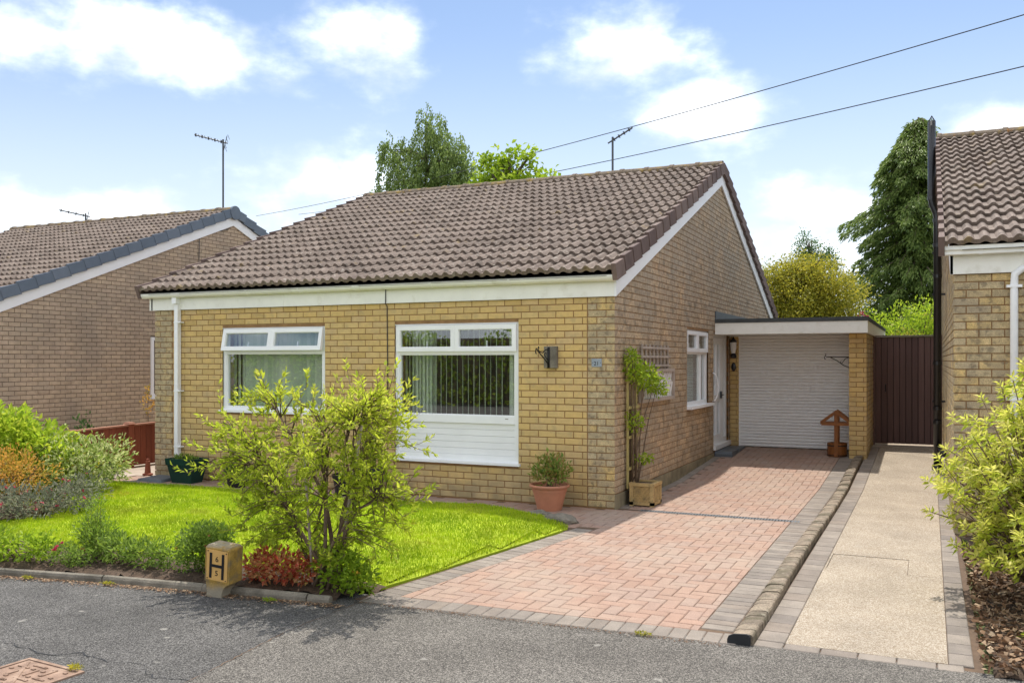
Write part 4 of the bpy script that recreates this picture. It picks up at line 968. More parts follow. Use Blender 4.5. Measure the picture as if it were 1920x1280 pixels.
# wall lantern and bell push
t = thing('wall_lantern', 'black half lantern on the pier left of the shutter', 'lantern', (.075, 6.4, 1.78))
m = MB(); m.lathe((.075, 6.35, 1.70), [(.01, 0), (.05, .01), (.055, .05), (.03, .09)], 12); m.lathe((.075, 6.34, 1.98), [(.06, 0), (.055, .03), (.02, .07), (.004, .10)], 12); m.box(.06, .09, 6.375, 6.4, 1.72, 2.03); m.build('frame', 'black', t)
m = MB(); m.lathe((.075, 6.34, 1.79), [(.03, 0), (.05, .08), (.055, .19)], 12); m.build('lamp_glass', 'shutter', t)
t = MB(); t.lathe((0, 0, 0), [(.05, 0), (.055, .012), (.045, .03), (.01, .04)], 14); o = obj('door_chime', t.mesh('door_chime', 'black'), None, (.07, 6.4, 1.55), (R(90), 0, 0), (.8, 1.4, 1))
tagged(o, 'oval black chime plate under the wall lantern', 'chime')
t = thing('basket_bracket', 'black iron hanging basket bracket on the brick pier in front of the shutter', 'bracket', (2.03, 5.6, 1.6))
m = MB(); z = 1.72; y = 5.58
m.tube([(2.038, y, z+.05), (2.038, y, z-.20)], .007, 6); m.tube([(2.038, y, z), (1.70, y, z), (1.68, y, z+.02), (1.665, y, z+.0), (1.67, y, z-.03), (1.69, y, z-.03)], .007, 6)
m.tube([(2.038, y, z-.17), (1.95, y, z-.13), (1.86, y, z-.06), (1.76, y, z-.01)], .007, 6); m.tube([(2.03, y, z-.01), (1.98, y, z-.03), (1.93, y, z-.10), (1.905, y, z-.085), (1.92, y, z-.065)], .006, 6)
m.tube([(1.68, y, z+.01), (1.69, y, z+.05), (1.67, y, z+.055)], .005, 6); m.build('scroll_arm', 'iron', t, smooth=True)
# wishing well planter
t = thing('wishing_well_planter', 'small brown wooden wishing well planter standing in front of the shutter', 'planter', (1.87, 5.75, rampz(5.75)))
wx, wy, wz = 1.845, 5.72, rampz(5.72)
for k in range(18):
    a0, a1 = 2*math.pi*(k+.03)/18, 2*math.pi*(k+.97)/18
    m = MB(); pr = [(r_*math.cos(a), r_*math.sin(a)) for r_, a in ((.15, a0), (.15, a1), (.132, a1), (.132, a0))]; m.prism(pr, lambda p, q, z: (wx+p, wy+q, wz+z), .0, .215, rnd.random()); m.build('stave', 'wellwood', t)
for z in (.012, .165): m = MB(); m.lathe((wx, wy, wz+z), [(.148, 0), (.154, 0), (.154, .016), (.148, .016)], 24); m.build('hoop', 'iron', t)
m = MB(); m.lathe((wx, wy, wz+.02), [(.13, 0), (.13, .165), (.05, .185)], 16); m.build('soil', 'soil', t)
m = MB(); m.box(wx-.028, wx+.028, wy-.185, wy-.155, wz+.0, wz+.70); m.box(wx-.03, wx+.03, wy+.12, wy+.15, wz+.02, wz+.70); m.build('post', 'wellwood', t)
for yy in (wy-.192, wy+.125):
    for s in (-1, 1): m = MB(); m.add([(wx+s*a, yy+q, wz+z) for q in (-.018, .024) for a, z in ((0, .745), (.235, .565), (.235, .51), (0, .69))], [(0, 1, 2, 3), (7, 6, 5, 4), (0, 4, 5, 1), (1, 5, 6, 2), (2, 6, 7, 3), (3, 7, 4, 0)], rnd.random()); m.build('rafter', 'wellwood', t)
    m = MB(); m.box(wx-.22, wx+.22, yy-.014, yy+.02, wz+.50, wz+.545); m.build('tie_beam', 'wellwood', t)
m = MB(); m.tube([(wx, wy-.21, wz+.522), (wx, wy+.16, wz+.522)], .014, 8); m.build('spindle', 'wellwood', t)
# brown side gate
t = thing('side_gate', 'dark brown vertically boarded gate closing the side passage', 'gate', (2.8, 7.4, .2)); bwid = .098
for i in range(10):
    m = MB(); vs, fs = piece(lambda u, z, w_: (u, 7.36-w_, z), 2.33+i*bwid+.003, 2.33+(i+1)*bwid-.003, .225, 2.07+.0, .022, .006); m.add(vs, fs, rnd.random()); m.build('gate_board', 'gate', t)
m = MB(); m.box(2.331, 3.309, 7.378, 7.383, .23, 2.069); m.build('gate_backing', 'dark', t)
for z in (.4, 1.15, 1.85): m = MB(); m.box(2.33, 3.31, 7.384, 7.43, z, z+.1); m.build('gate_rail', 'gate', t)
m = MB(); m.box(2.31, 3.33, 7.33, 7.39, 2.072, 2.10); m.build('gate_cap', 'greyblock', t)
m = MB(); m.box(2.245, 2.328, 7.34, 7.44, .1, 2.1); m.box(3.315, 3.39, 7.34, 7.44, .1, 2.1); m.build('gate_post', 'gate', t)
m = MB(); m.tube([(2.50, 7.335, 1.25), (2.50, 7.31, 1.25), (2.50, 7.31, 1.12), (2.50, 7.335, 1.12)], .009, 6); m.build('handle', 'black', t)
sheet('rear_yard', [(2.2, 7.0), (3.42, 7.0), (3.42, 12), (2.2, 12)], .195, 'concrete', .3)
# red boundary fence
t = thing('boundary_fence', 'low red brown boarded fence between the two bungalows', 'fence', (-8.15, -1, 0))
def fz(y): return .64+.02*(y-.65)
yy = -3.4; pl = .118
bmh = {}
while yy < 4.5:
    m = MB(); vs, fs = piece(lambda u, z, w_: (-8.13+w_, u, z), yy+.002, yy+pl-.002, .02, fz(yy)-.0, .018, .004); m.add(vs, fs, rnd.random()); m.build('fence_board', 'fence', t); yy += pl
m = MB()
for a, b in ((-3.4, -1.35), (-1.25, .6), (.7, 2.5), (2.6, 4.5)):
    c = MB(); c.add([(x, y, fz(y)+z) for x in (-8.19, -8.105) for y, z in ((a, 0), (b, 0), (b, .025), (a, .025))], [(0, 1, 2, 3), (7, 6, 5, 4), (0, 4, 5, 1), (1, 5, 6, 2), (2, 6, 7, 3), (3, 7, 4, 0)]); c.build('capping_rail', 'fencecap', t)
for y in (-1.3, .65, 2.55):
    c = MB(); c.box(-8.20, -8.10, y-.05, y+.05, -.05, fz(y)+.03); po = c.build('fence_post', 'fence', t)
    c = MB(); c.add([(-8.15+a*.068, y+b_*.068, fz(y)+.03) for a, b_ in ((-1, -1), (1, -1), (1, 1), (-1, 1))]+[(-8.15+a*.05, y+b_*.05, fz(y)+.062) for a, b_ in ((-1, -1), (1, -1), (1, 1), (-1, 1))], [(0, 1, 2, 3), (4, 5, 6, 7), (0, 1, 5, 4), (1, 2, 6, 5), (2, 3, 7, 6), (3, 0, 4, 7)]); c.build('post_cap', 'fencecap', po)

# ================================================================== SMALL THINGS
# hydrant marker
t = thing('hydrant_marker', 'leaning yellow concrete hydrant marker post with a black H plate', 'marker post', (-1.37, -4.66, 0))
rot = Matrix.Translation((-1.37, -4.66, 0)) @ Matrix.Rotation(R(4), 4, 'Z') @ Matrix.Rotation(R(5), 4, 'Y') @ Matrix.Rotation(R(3), 4, 'X')
T3 = lambda x, y, z: tuple(rot @ Vector((x, y, z)))
m = MB(); m.add([T3(*p) for p in [(-.105, -.07, .105), (.105, -.07, .105), (.105, .07, .105), (-.105, .07, .105), (-.105, -.07, .345), (.105, -.07, .345), (.105, .07, .345), (-.105, .07, .345),
          (-.09, -.058, .365), (.09, -.058, .365), (.09, .058, .365), (-.09, .058, .365)]], [(0, 1, 5, 4), (1, 2, 6, 5), (2, 3, 7, 6), (3, 0, 4, 7), (4, 5, 9, 8), (5, 6, 10, 9), (6, 7, 11, 10), (7, 4, 8, 11), (8, 9, 10, 11), (0, 3, 2, 1)])
m.prism([(-.085, -.05), (.04, -.05), (.04, .02), (.05, .06), (.075, .09), (.10, .106), (-.10, .106), (-.09, .06)], lambda p, q, a: T3(p, a, q), -.065, .065); m.build('post', 'hyellow', t)
m = MB(); m.box(-.088, .088, -.076, -.0705, .12, .335, P=T3); pt = m.build('plate', 'hplate', t)
m = MB(); m.box(-.062, -.042, -.0785, -.0762, .135, .315, P=T3); m.box(.042, .062, -.0785, -.0762, .135, .315, P=T3); m.box(-.042, .042, -.0785, -.0762, .215, .235, P=T3); m.build('letter_h', 'hblack', pt)
er = (rot.to_3x3() @ Matrix.Rotation(R(90), 3, 'X')).to_euler()
text('6', .055, T3(.0, -.077, .272), er, 'hblack', pt, name='numeral'); text('5', .055, T3(.0, -.077, .172), er, 'hblack', pt, name='numeral')
m = MB()
for a, b_ in ((-.078, .325), (.078, .325), (-.078, .13), (.078, .13)): m.tube([T3(a, -.0762, b_), T3(a, -.079, b_)], .0045, 6)
m.build('rivet', 'iron', pt)
# manhole cover
t = thing('access_cover', 'rusty patterned cast iron access cover set in the pavement', 'manhole cover', (-1.16, -6.41, 0))
ro = Matrix.Translation((-1.155, -6.42, -.004)) @ Matrix.Rotation(R(-4), 4, 'Z'); T4 = lambda x, y, z: tuple(ro @ Vector((x, y, z)))
m = MB(); h = .235; bars(m, lambda u, z, w_: T4(u, z, w_), -h, h, -h, h, .022, -.02, .006); m.build('frame', 'rust', t)
m = MB(); m.box(-h+.026, h-.026, -h+.026, h-.026, -.02, .001, P=T4); pl_ = m.build('plate', 'rust', t)
q = h-.05
m = MB(); m.add([T4(*p) for p in [(-q-.012, q, .001), (-q+.012, q+.012, .001), (q+.012, -q, .001), (q-.012, -q-.012, .001), (-q-.008, q, .006), (-q+.010, q+.010, .006), (q+.010, -q, .006), (q-.008, -q-.010, .006)]], [(4, 5, 6, 7), (0, 1, 5, 4), (1, 2, 6, 5), (2, 3, 7, 6), (3, 0, 4, 7)]); m.build('diagonal_rib', 'rust', pl_)
st = MB(); st.box(-.012, .012, -.008, .008, 0, .006); stm = st.mesh('stud', 'rust'); st2 = MB(); st2.box(-.045, .045, -.006, .006, 0, .006); stm2 = st2.mesh('bar', 'rust')
for i in range(9):
    for j in range(9):
        x, y = -.168+i*.042, -.168+j*.042
        if abs(x+y) < .03: continue
        if (i*3+j*5) % 7 == 0: obj('bar', stm2, pl_, T4(x*.75, y, .001), (0, 0, R(-4 if (i+j) % 2 else 86)))
        elif (i+j) % 2 == 0: obj('stud', stm, pl_, T4(x, y, .001), (0, 0, R(-4)))
# terracotta pot with a shrub
t = thing('terracotta_pot', 'round terracotta pot standing against the front wall under the iron bracket', 'pot', (-.66, -.3, 0))
m = MB(); m.lathe((-.655, -.31, .0), [(.12, 0), (.135, .0), (.150, .06), (.178, .17), (.188, .21), (.193, .212), (.197, .245), (.20, .25), (.222, .255), (.228, .27), (.222, .285), (.205, .285), (.19, .25), (.18, .24)], 36); m.build('pot_body', 'terracotta', t, smooth=False)
m = MB(); m.lathe((-.655, -.31, .2), [(.16, 0), (.178, .04), (.06, .055)], 24); m.build('compost', 'soil', t)
bush('potted_shrub', 'bronze and green leafy shrub growing in the terracotta pot', 'plant', (-.655, -.31, .25), [((0, 0, .12), (.17, .17, .11)), ((-.1, .0, .2), (.12, .12, .12)), ((.13, -.02, .19), (.13, .12, .13)), ((.02, .05, .24), (.12, .1, .13))], 620, .062, .028, 'potleaf', (.1, 1), 12, lift=.7, stemr=.005)
# cast stone trough with lattice fronts
t = thing('stone_trough', 'square cast stone planter with lattice relief below the climbing plant', 'planter', (.22, .48, 0))
tx0, tx1, ty0, ty1, tz = .075, .36, .315, .65, .265
m = MB(); m.box(tx0+.02, tx1-.02, ty0+.02, ty1-.02, .02, .235)
for (a, b_) in ((tx0, ty0), (tx1-.045, ty0), (tx0, ty1-.045), (tx1-.045, ty1-.045)): m.box(a, a+.045, b_, b_+.045, 0, tz-.02)
bars(m, lambda u, z, w_: (u, z, w_), tx0-.006, tx1+.006, ty0-.006, ty1+.006, .045, tz-.035, tz); bars(m, lambda u, z, w_: (u, z, w_), tx0, tx1, ty0, ty1, .03, .015, .05); m.build('trough_body', 'stonecast', t)
def lattice(m, P, u0, u1, z0, z1, pitch, wd, w0, w1, ang=1.0):
    n = int((u1-u0+z1-z0)/pitch)+2
    for s in (1, -1):
        for i in range(-n, n+1):
            c = (u0+u1)/2+i*pitch; pts = []
            for z in (z0, z1): pts.append((c+s*ang*(z-(z0+z1)/2), z))
            (ua, za), (ub, zb) = pts
            def cl(ua, za, ub, zb, lim, hi):
                if hi and ua > lim: t_ = (lim-ub)/(ua-ub) if ua != ub else 0; return lim, zb+(za-zb)*t_
                if not hi and ua < lim: t_ = (lim-ub)/(ua-ub) if ua != ub else 0; return lim, zb+(za-zb)*t_
                return ua, za
            if (ua < u0 and ub < u0) or (ua > u1 and ub > u1): continue
            a1 = cl(ua, za, ub, zb, u0, False); a1 = cl(a1[0], a1[1], ub, zb, u1, True); b1 = cl(ub, zb, ua, za, u0, False); b1 = cl(b1[0], b1[1], ua, za, u1, True)
            if math.dist(a1, b1) < .03: continue
            dx, dz = b1[0]-a1[0], b1[1]-a1[1]; l = math.hypot(dx, dz); nx, nz_ = -dz/l*wd/2, dx/l*wd/2; o_ = 0 if s > 0 else (w1-w0)*.45
            m.add([P(p[0]+k*nx, p[1]+k*nz_, w_) for w_ in (w0-o_, w1-o_) for p, k in ((a1, -1), (b1, -1), (b1, 1), (a1, 1))], [(0, 1, 2, 3), (7, 6, 5, 4), (0, 4, 5, 1), (1, 5, 6, 2), (2, 6, 7, 3), (3, 7, 4, 0)], rnd.random())
m = MB(); lattice(m, PF(ty0+.02), tx0+.045, tx1-.045, .05, .23, .052, .012, .0, .014); lattice(m, PR(tx1-.02), ty0+.045, ty1-.045, .05, .23, .052, .012, .0, .014); m.build('lattice_relief', 'stonecast', t)
m = MB(); m.box(tx0+.03, tx1-.03, ty0+.03, ty1-.03, .2, .245); m.build('soil', 'soil', t)
# ladder trellis with the climber
t = thing('ladder_trellis', 'tall narrow green timber trellis leaning on the side wall behind the stone trough', 'trellis', (.04, .5, .2))
for y in (.36, .52, .68): m = MB(); m.box(.03, .052, y-.014, y+.014, .19 if y < .4 else .27, 1.70); m.build('upright', 'trellis', t)
for z in (.42, .78, 1.12, 1.42, 1.66): m = MB(); m.box(.053, .072, .335, .72, z-.016, z+.016); m.build('crosspiece', 'trellis', t)
cl_ = [((0, -.12, 1.42), (.10, .14, .14)), ((.03, .0, 1.30), (.12, .18, .13)), ((.06, .35, 1.26), (.12, .32, .15)), ((.10, .66, 1.16), (.11, .22, .12)), ((.02, -.04, .76), (.10, .14, .12)), ((.08, .14, .32), (.10, .2, .045)), ((0, -.16, 1.52), (.07, .09, .08))]
bush('climbing_plant', 'bright green climbing plant on the ladder trellis at the bungalow corner', 'climber', (.08, .46, .25), [((max(c[0], .03), c[1], c[2]-.05), r_) for c, r_ in cl_], 1500, .052, .026, 'lime', (0, .9), 14, lift=-.1, stemr=.009)
# wall trellises
t = thing('square_trellis', 'grey weathered square trellis panel fixed high on the side wall', 'trellis', (.02, 1.55, 1.55))
for i in range(8): m = MB(); y = 1.0+i*.17; m.box(.012, .03, y-.016, y+.016, 1.545, 1.862); m.build('upright', 'greywood', t)
for z in (1.60, 1.71, 1.82): m = MB(); m.box(.031, .045, .93, 2.24, z-.014, z+.014); m.build('crosspiece', 'greywood', t)
t = thing('lattice_planter_panel', 'pale diagonal lattice panel in a timber frame below the square trellis', 'trellis', (.03, 1.6, 1.15))
m = MB(); P = PR(0); bars(m, P, .88, 2.37, 1.15, 1.555, .04, .012, .07); m.build('frame', 'greywood', t)
m = MB(); lattice(m, P, .92, 2.33, 1.19, 1.515, .115, .022, .03, .048, .6); m.build('lattice', 'paleplas', t)
# pots behind the shrub and beside the downpipe
def tub(x, y, w0, w1, h, label, mk='greenpl', cat='planter', z=0):
    t = thing('planter_tub', label, cat, (x, y, z)); m = MB()
    def ring(a, zz): return [(x+s*a, y+q*a*.62, z+zz) for s, q in ((-1, -1), (1, -1), (1, 1), (-1, 1))]
    vs = ring(w0, 0)+ring(w1*.93, h*.72)+ring(w1, h*.73)+ring(w1*1.04, h)+ring(w1*.93, h)+ring(w1*.88, h*.8)
    m.add(vs, [(3, 2, 1, 0)]+[(4*a+i, 4*a+(i+1) % 4, 4*a+4+(i+1) % 4, 4*a+4+i) for a in range(5) for i in range(4)]+[(20, 21, 22, 23)]); m.build('tub_body', mk, t)
    m = MB(); m.box(x-w1*.86, x+w1*.86, y-w1*.52, y+w1*.52, z+h*.7, z+h*.9); m.build('compost', 'soil', t); return t
tub(-6.02, -.30, .17, .24, .33, 'dark green plastic trough planter at the foot of the white downpipe')
bush('trough_plant', 'low mat of green leaves in the dark green trough planter', 'plant', (-6.02, -.3, .29), [((-.06, 0, .03), (.15, .1, .06)), ((.1, 0, .02), (.08, .08, .04))], 500, .035, .018, 'midgreen', (0, .9), 5, stemr=.004)
def round_pot(x, y, r0, r1, h, label):
    t = thing('round_pot', label, 'pot', (x, y, 0)); m = MB(); m.lathe((x, y, 0), [(r0*.9, 0), (r0, 0), (r1*.96, h*.85), (r1*1.05, h*.86), (r1*1.05, h), (r1*.95, h), (r1*.9, h*.85)], 24); m.build('pot_body', 'black', t)
    m = MB(); m.lathe((x, y, h*.6), [(r1*.7, 0), (r1*.9, h*.25), (.02, h*.28)], 18); m.build('compost', 'soil', t)
round_pot(-5.1, -.35, .12, .16, .24, 'black round pot with a dark leafy plant under the wide window')
bush('pot_plant', 'small dark leafy plant in the black pot under the wide window', 'plant', (-5.1, -.35, .22), [((0, 0, .08), (.14, .14, .09))], 300, .06, .025, 'midgreen', (0, .6), 6, stemr=.004)
round_pot(-3.38, -.36, .11, .15, .26, 'black round pot behind the tall shrub, between the windows')
round_pot(-3.03, -.28, .12, .16, .34, 'black pot holding the tall dark plant support by the tall window')
t = thing('plant_obelisk', 'slim black plant support standing beside the tall front window', 'plant support', (-3.0, -.24, .3))
m = MB()
for a, b_ in ((-.07, -.05), (.07, -.05), (.07, .05), (-.07, .05)): m.tube([(-3.03+a, -.26+b_, .30), (-3.03+a*.9, -.26+b_*.9, 1.18)], .012, 6)
m.build('rod', 'black', t)
m = MB()
for z in (.5, .75, 1.0, 1.17): bars(m, lambda u, zz, w_: (-3.03+u, -.26+zz, z+w_), -.08, .08, -.06, .06, .012, -.006, .006)
m.build('hoop', 'black', t)
m = MB(); m.add([(-6.75, -.5, .0), (-6.28, -.5, .0), (-6.32, -.12, .0), (-6.72, -.12, .0), (-6.73, -.48, .035), (-6.31, -.48, .035), (-6.34, -.14, .05), (-6.70, -.14, .05)], [(4, 5, 6, 7), (0, 1, 5, 4), (1, 2, 6, 5), (2, 3, 7, 6), (3, 0, 4, 7), (3, 2, 1, 0)])
tagged(m.build('paving_slab', 'lead'), 'loose grey slab lying at the foot of the downpipe', 'slab')
m = MB(); m.lathe((-7.12, .05, 0), [(.075, 0), (.075, .02), (.045, .03), (.032, .20), (.022, .21), (.022, .235), (.004, .24)], 12)
tagged(m.build('garden_finial', 'fence'), 'small dark brown tapered marker at the corner beside the fence', 'marker')
# rockery stones at the back edge of the lawn
for i, (x, y, r_, lb) in enumerate(((-1.45, -.72, .10, 'dark rough stone at the lawn edge below the tall window'), (-.55, -.84, .11, 'flat rough stone at the lawn edge in front of the terracotta pot'), (-.25, -1.02, .13, 'flat grey stone at the lawn corner by the driveway'),
                                    (-6.3, -1.0, .13, 'dark stone at the far lawn corner near the fence'), (-5.6, -.96, .08, 'small dark stone at the lawn edge near the green trough'), (-5.1, -.97, .07, 'small stone at the lawn edge below the wide window'))):
    bm = bmesh.new(); bmesh.ops.create_icosphere(bm, subdivisions=3, radius=1)
    for v in bm.verts: v.co *= 1+.22*smooth_noise(v.co.x*1.6+i, v.co.y*1.6, v.co.z*2+i)+rnd.uniform(-.04, .04)
    for v in bm.verts: v.co = Vector((v.co.x*r_*1.5, v.co.y*r_*.9, max(-.35, v.co.z)*r_*.55))
    me = bpy.data.meshes.new('edge_stone'); bm.to_mesh(me); bm.free(); me.materials.append(MT['edging']); me.attributes.new('tint', 'FLOAT', 'FACE'); tagged(obj('edge_stone', me, None, (x, y, .02), (0, 0, rnd.uniform(-.5, .5))), lb, 'stone')

# aerials
def aerial(name, label, base, mast, dirv, ln_, n, el=.16, grid=True):
    t = thing(name, label, 'aerial', base); b = Vector(base); m = MB(); m.tube([b, b+Vector((0, 0, mast))], .02, 8); m.build('mast', 'alu', t)
    top = b+Vector((0, 0, mast-.06)); d = Vector(dirv).normalized(); s = d.cross(Vector((0, 0, 1))).normalized(); u = s.cross(d)
    m = MB(); m.tube([top-d*.1, top+d*ln_], .014, 6); m.build('boom', 'alu', t)
    for i in range(n):
        p = top+d*(ln_*(i+.6)/n); e = MB(); e.tube([p-s*el, p+s*el], .005, 4); e.build('element', 'alu', t)
        if i % 2 == 0: e = MB(); e.tube([p-u*.035, p+u*.035], .012, 4); e.build('element_clip', 'alu', t)
    if grid:
        for k in (-2, -1, 1, 2): p = top-d*.05+u*k*.07-d*abs(k)*.02; e = MB(); e.tube([p-s*.22, p+s*.22], .005, 4); e.build('reflector_rod', 'alu', t)
        e = MB(); e.tube([top-d*.05-u*.16, top-d*.05+u*.16], .008, 4); e.build('reflector_bar', 'alu', t)
aerial('tv_aerial', 'tall television aerial above the ridge of the grey brown bungalow', (-11.05, 5.86, 4.85), 1.72, (-.72, -.55, .20), .62, 9)
aerial('tv_aerial', 'low television aerial further along the ridge of the grey brown bungalow', (-15.65, 6.1, 4.8), .48, (-.8, -.5, .2), .62, 7)
aerial('tv_aerial', 'short television aerial above the ridge of the buff brick bungalow', (-1.98, 5.86, 4.88), .80, (.62, .25, .42), .42, 8, .10, False)
# overhead wires
def catenary(a, b, sag, n=24):
    a, b = Vector(a), Vector(b); return [a.lerp(b, i/n)-Vector((0, 0, 4*sag*(i/n)*(1-i/n))) for i in range(n+1)]
def ray(x, y, z): 
    F = Vector((-math.sin(TH), math.cos(TH), 0)); Rt = Vector((math.cos(TH), math.sin(TH), 0)); return CAM+(F+Rt*(x-960)/1690+Vector((0, 0, (676-y)/1690)))*z
for a, b, sg, lb in ((ray(2250, -70, 13.5), ray(480, 405, 44), .0, 'upper overhead cable crossing the sky behind the bungalow roof'),
                     (ray(2250, 45, 13.5), ray(560, 402, 44), .0, 'lower overhead cable crossing the sky behind the bungalow roof')):
    pts = catenary(a, b, .35); pts = [pts[0]+(pts[0]-pts[1])*k for k in (18, 9, 3)]+pts; m = MB(); m.tube(pts, .011, 5); tagged(m.build('overhead_cable', 'black', fix=False), lb, 'cable')

# ================================================================== PLANTS
# the big loose shrub in the front bed
def twig_shrub(name, label, cat, base, lumps, ntw, per, L, W, mk, tint, nobj=160, mains=7):
    t = thing(name, label, cat, base); b = Vector(base); lm = [((b.x+c[0], b.y+c[1], b.z+c[2]), r_) for c, r_ in lumps]
    main = []
    for i in range(mains):
        c, r_ = lm[i % len(lm)]; e = Vector((c[0]+rnd.uniform(-.5, .5)*r_[0], c[1]+rnd.uniform(-.5, .5)*r_[1], c[2]+rnd.uniform(0, .6)*r_[2]))
        s = b+Vector((rnd.uniform(-.12, .12), rnd.uniform(-.06, .06), -.04)); m1 = s.lerp(e, .35)+Vector((rnd.uniform(-.08, .08), rnd.uniform(-.08, .08), .16)); m2 = s.lerp(e, .72)+Vector((rnd.uniform(-.06, .06), 0, .10))
        main.append([s, s.lerp(m1, .6), m1, m1.lerp(m2, .5), m2, e])
    sm = MB()
    for p in main: sm.tube(p, [.016, .014, .012, .010, .008, .004], 6, rnd.random())
    starts = [p[j].lerp(p[j+1], f/5) for p in main for j in range(1, 5) for f in range(5)]
    EP, d, k, r_ = lump_points(lm, ntw, .55); B, D, LT, TT = [], [], [], []
    for i in range(ntw):
        e = Vector(EP[i]); best = min(starts, key=lambda q: (q-e).length+rnd.uniform(0, .3)+.35*max(0, q.z-e.z)); v = e-best
        if v.length > .6: best = e-v.normalized()*.6; v = e-best
        out = Vector(d[i])*.12+Vector((0, 0, rnd.uniform(-.02, .12))); pts = [best, best.lerp(e, .5)+Vector((0, 0, .04)), e, e+out]
        sm.tube(pts, [.005, .004, .0028, .001], 4, rnd.random())
        for q in range(per):
            u = rnd.uniform(.25, 1.0); seg = u*3; j = min(2, int(seg)); p = pts[j].lerp(pts[j+1], seg-j); ax = (pts[j+1]-pts[j]).normalized()
            rd = Vector((rnd.gauss(0, 1), rnd.gauss(0, 1), rnd.gauss(0, 1))); rd = (rd-ax*rd.dot(ax)).normalized()
            B.append(p); D.append(ax*.75+rd*.8+Vector((0, 0, .25))); LT.append(L*rnd.uniform(.6, 1.15)); TT.append(min(1, max(0, tint[0]+(tint[1]-tint[0])*(.35*u*rnd.random()+.30*rnd.random()+.42*min(1, (p.z-b.z)/1.3)**1.5*rnd.uniform(.4, 1)))))  # upper leaves paler: light glints put into the tint, besides yellower tips
    sm.build('stems', 'twig', t, smooth=True, fix=False)
    B = np.array([tuple(p) for p in B]); D = np.array([tuple(p) for p in D]); LT = np.array(LT); TT = np.array(TT)
    near = np.argsort(np.linalg.norm(B-np.array(CAM), axis=1))[:nobj]; mask = np.ones(len(B), bool); mask[near] = False
    V, F, T = leaves_np(B[mask], D[mask], LT[mask], LT[mask]*W/L, TT[mask]); cr = obj('crown', np_mesh('crown', V, F, T, mk), t, kind='stuff')
    lms = [leaf_mesh('leaf', L, W, mk, (i+.5)/6) for i in range(6)]
    for i in near:
        dv = Vector(D[i]).normalized(); q = dv.to_track_quat('Y', 'Z'); o = obj('leaf', lms[min(5, int(TT[i]*6))], t, B[i], q.to_euler(), (LT[i]/L,)*3)
    return t
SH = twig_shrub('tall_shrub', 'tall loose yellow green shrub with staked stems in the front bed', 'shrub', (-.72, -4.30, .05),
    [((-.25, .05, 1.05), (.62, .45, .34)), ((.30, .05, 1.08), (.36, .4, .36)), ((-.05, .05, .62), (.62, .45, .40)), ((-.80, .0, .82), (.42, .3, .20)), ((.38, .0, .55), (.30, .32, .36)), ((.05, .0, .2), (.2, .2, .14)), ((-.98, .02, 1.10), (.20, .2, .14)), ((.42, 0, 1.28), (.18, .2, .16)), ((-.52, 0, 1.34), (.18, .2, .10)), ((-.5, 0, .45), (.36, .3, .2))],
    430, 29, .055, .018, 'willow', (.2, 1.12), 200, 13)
for i, (a, b, lb) in enumerate((((-.80, -4.36, -.05), (-.98, -4.28, 1.32), 'grey cane stake leaning inside the tall shrub'), ((-.70, -4.25, -.05), (-.40, -4.3, 1.42), 'pale split stake rising through the top of the tall shrub'))):
    m = MB(); m.tube([a, b], [.011, .009] if i == 0 else [.014, .013], 7); tagged(m.build('plant_stake', 'greywood', smooth=True), lb, 'stake')
# right hand shrub with whorled leaves
def whorl_shrub(name, label, base, lumps, nw, L, W, mk, nobj=160):
    t = thing(name, label, 'shrub', base); b = Vector(base); lm = [((b.x+c[0], b.y+c[1], b.z+c[2]), r_) for c, r_ in lumps]; sm = MB()
    EP, d, k, r_ = lump_points(lm, nw, .45); EP[:, 2] = np.maximum(EP[:, 2], b.z+.06); B, D, TT, LL = [], [], [], []
    for i in range(nw):
        e = Vector(EP[i]); c = Vector(lm[k[i]][0]); s = b.lerp(c, .75) if i % 3 else b; s = s+Vector((rnd.uniform(-.1, .1), rnd.uniform(-.1, .1), 0)); s.z = max(s.z, b.z-.02)
        if i % 3 == 0 or (s-e).length < .5: sm.tube([s, s.lerp(e, .5)+Vector((0, 0, -.03)), e], [.010, .006, .003], 5, rnd.random())
        ax = (Vector(d[i])*.7+Vector((0, 0, .8))).normalized(); o1 = ax.orthogonal().normalized(); o2 = ax.cross(o1); young = rnd.random()
        for q in range(15):
            an = q*2.4+rnd.uniform(-.2, .2); lev = q/15; el = .15+.9*lev*rnd.uniform(.7, 1.1); rd = o1*math.cos(an)+o2*math.sin(an)
            B.append(tuple(e+ax*(lev-.6)*.07)); D.append(tuple(rd*math.cos(el)+ax*math.sin(el)*.9-Vector((0, 0, .15*(1-lev))))); TT.append(min(1, max(0, .12+.5*lev+.45*young*rnd.random()+.1*rnd.random()))); LL.append(L*rnd.uniform(.65, 1.1)*(1.05-.35*lev))
    sm.build('stems', 'twig', t, smooth=True, fix=False)
    B, D, TT, LL = map(np.array, (B, D, TT, LL)); near = np.argsort(np.linalg.norm(B-np.array(CAM), axis=1))[:nobj]; mask = np.ones(len(B), bool); mask[near] = False
    V, F, T = leaves_np(B[mask], D[mask], LL[mask], LL[mask]*W/L, TT[mask], .18); obj('crown', np_mesh('crown', V, F, T, mk), t, kind='stuff')
    lms = [leaf_mesh('leaf', L, W, mk, (i+.5)/6) for i in range(6)]
    for i in near: q = Vector(D[i]).normalized().to_track_quat('Y', 'Z'); obj('leaf', lms[min(5, int(TT[i]*6))], t, B[i], q.to_euler(), (LL[i]/L,)*3)
    return t
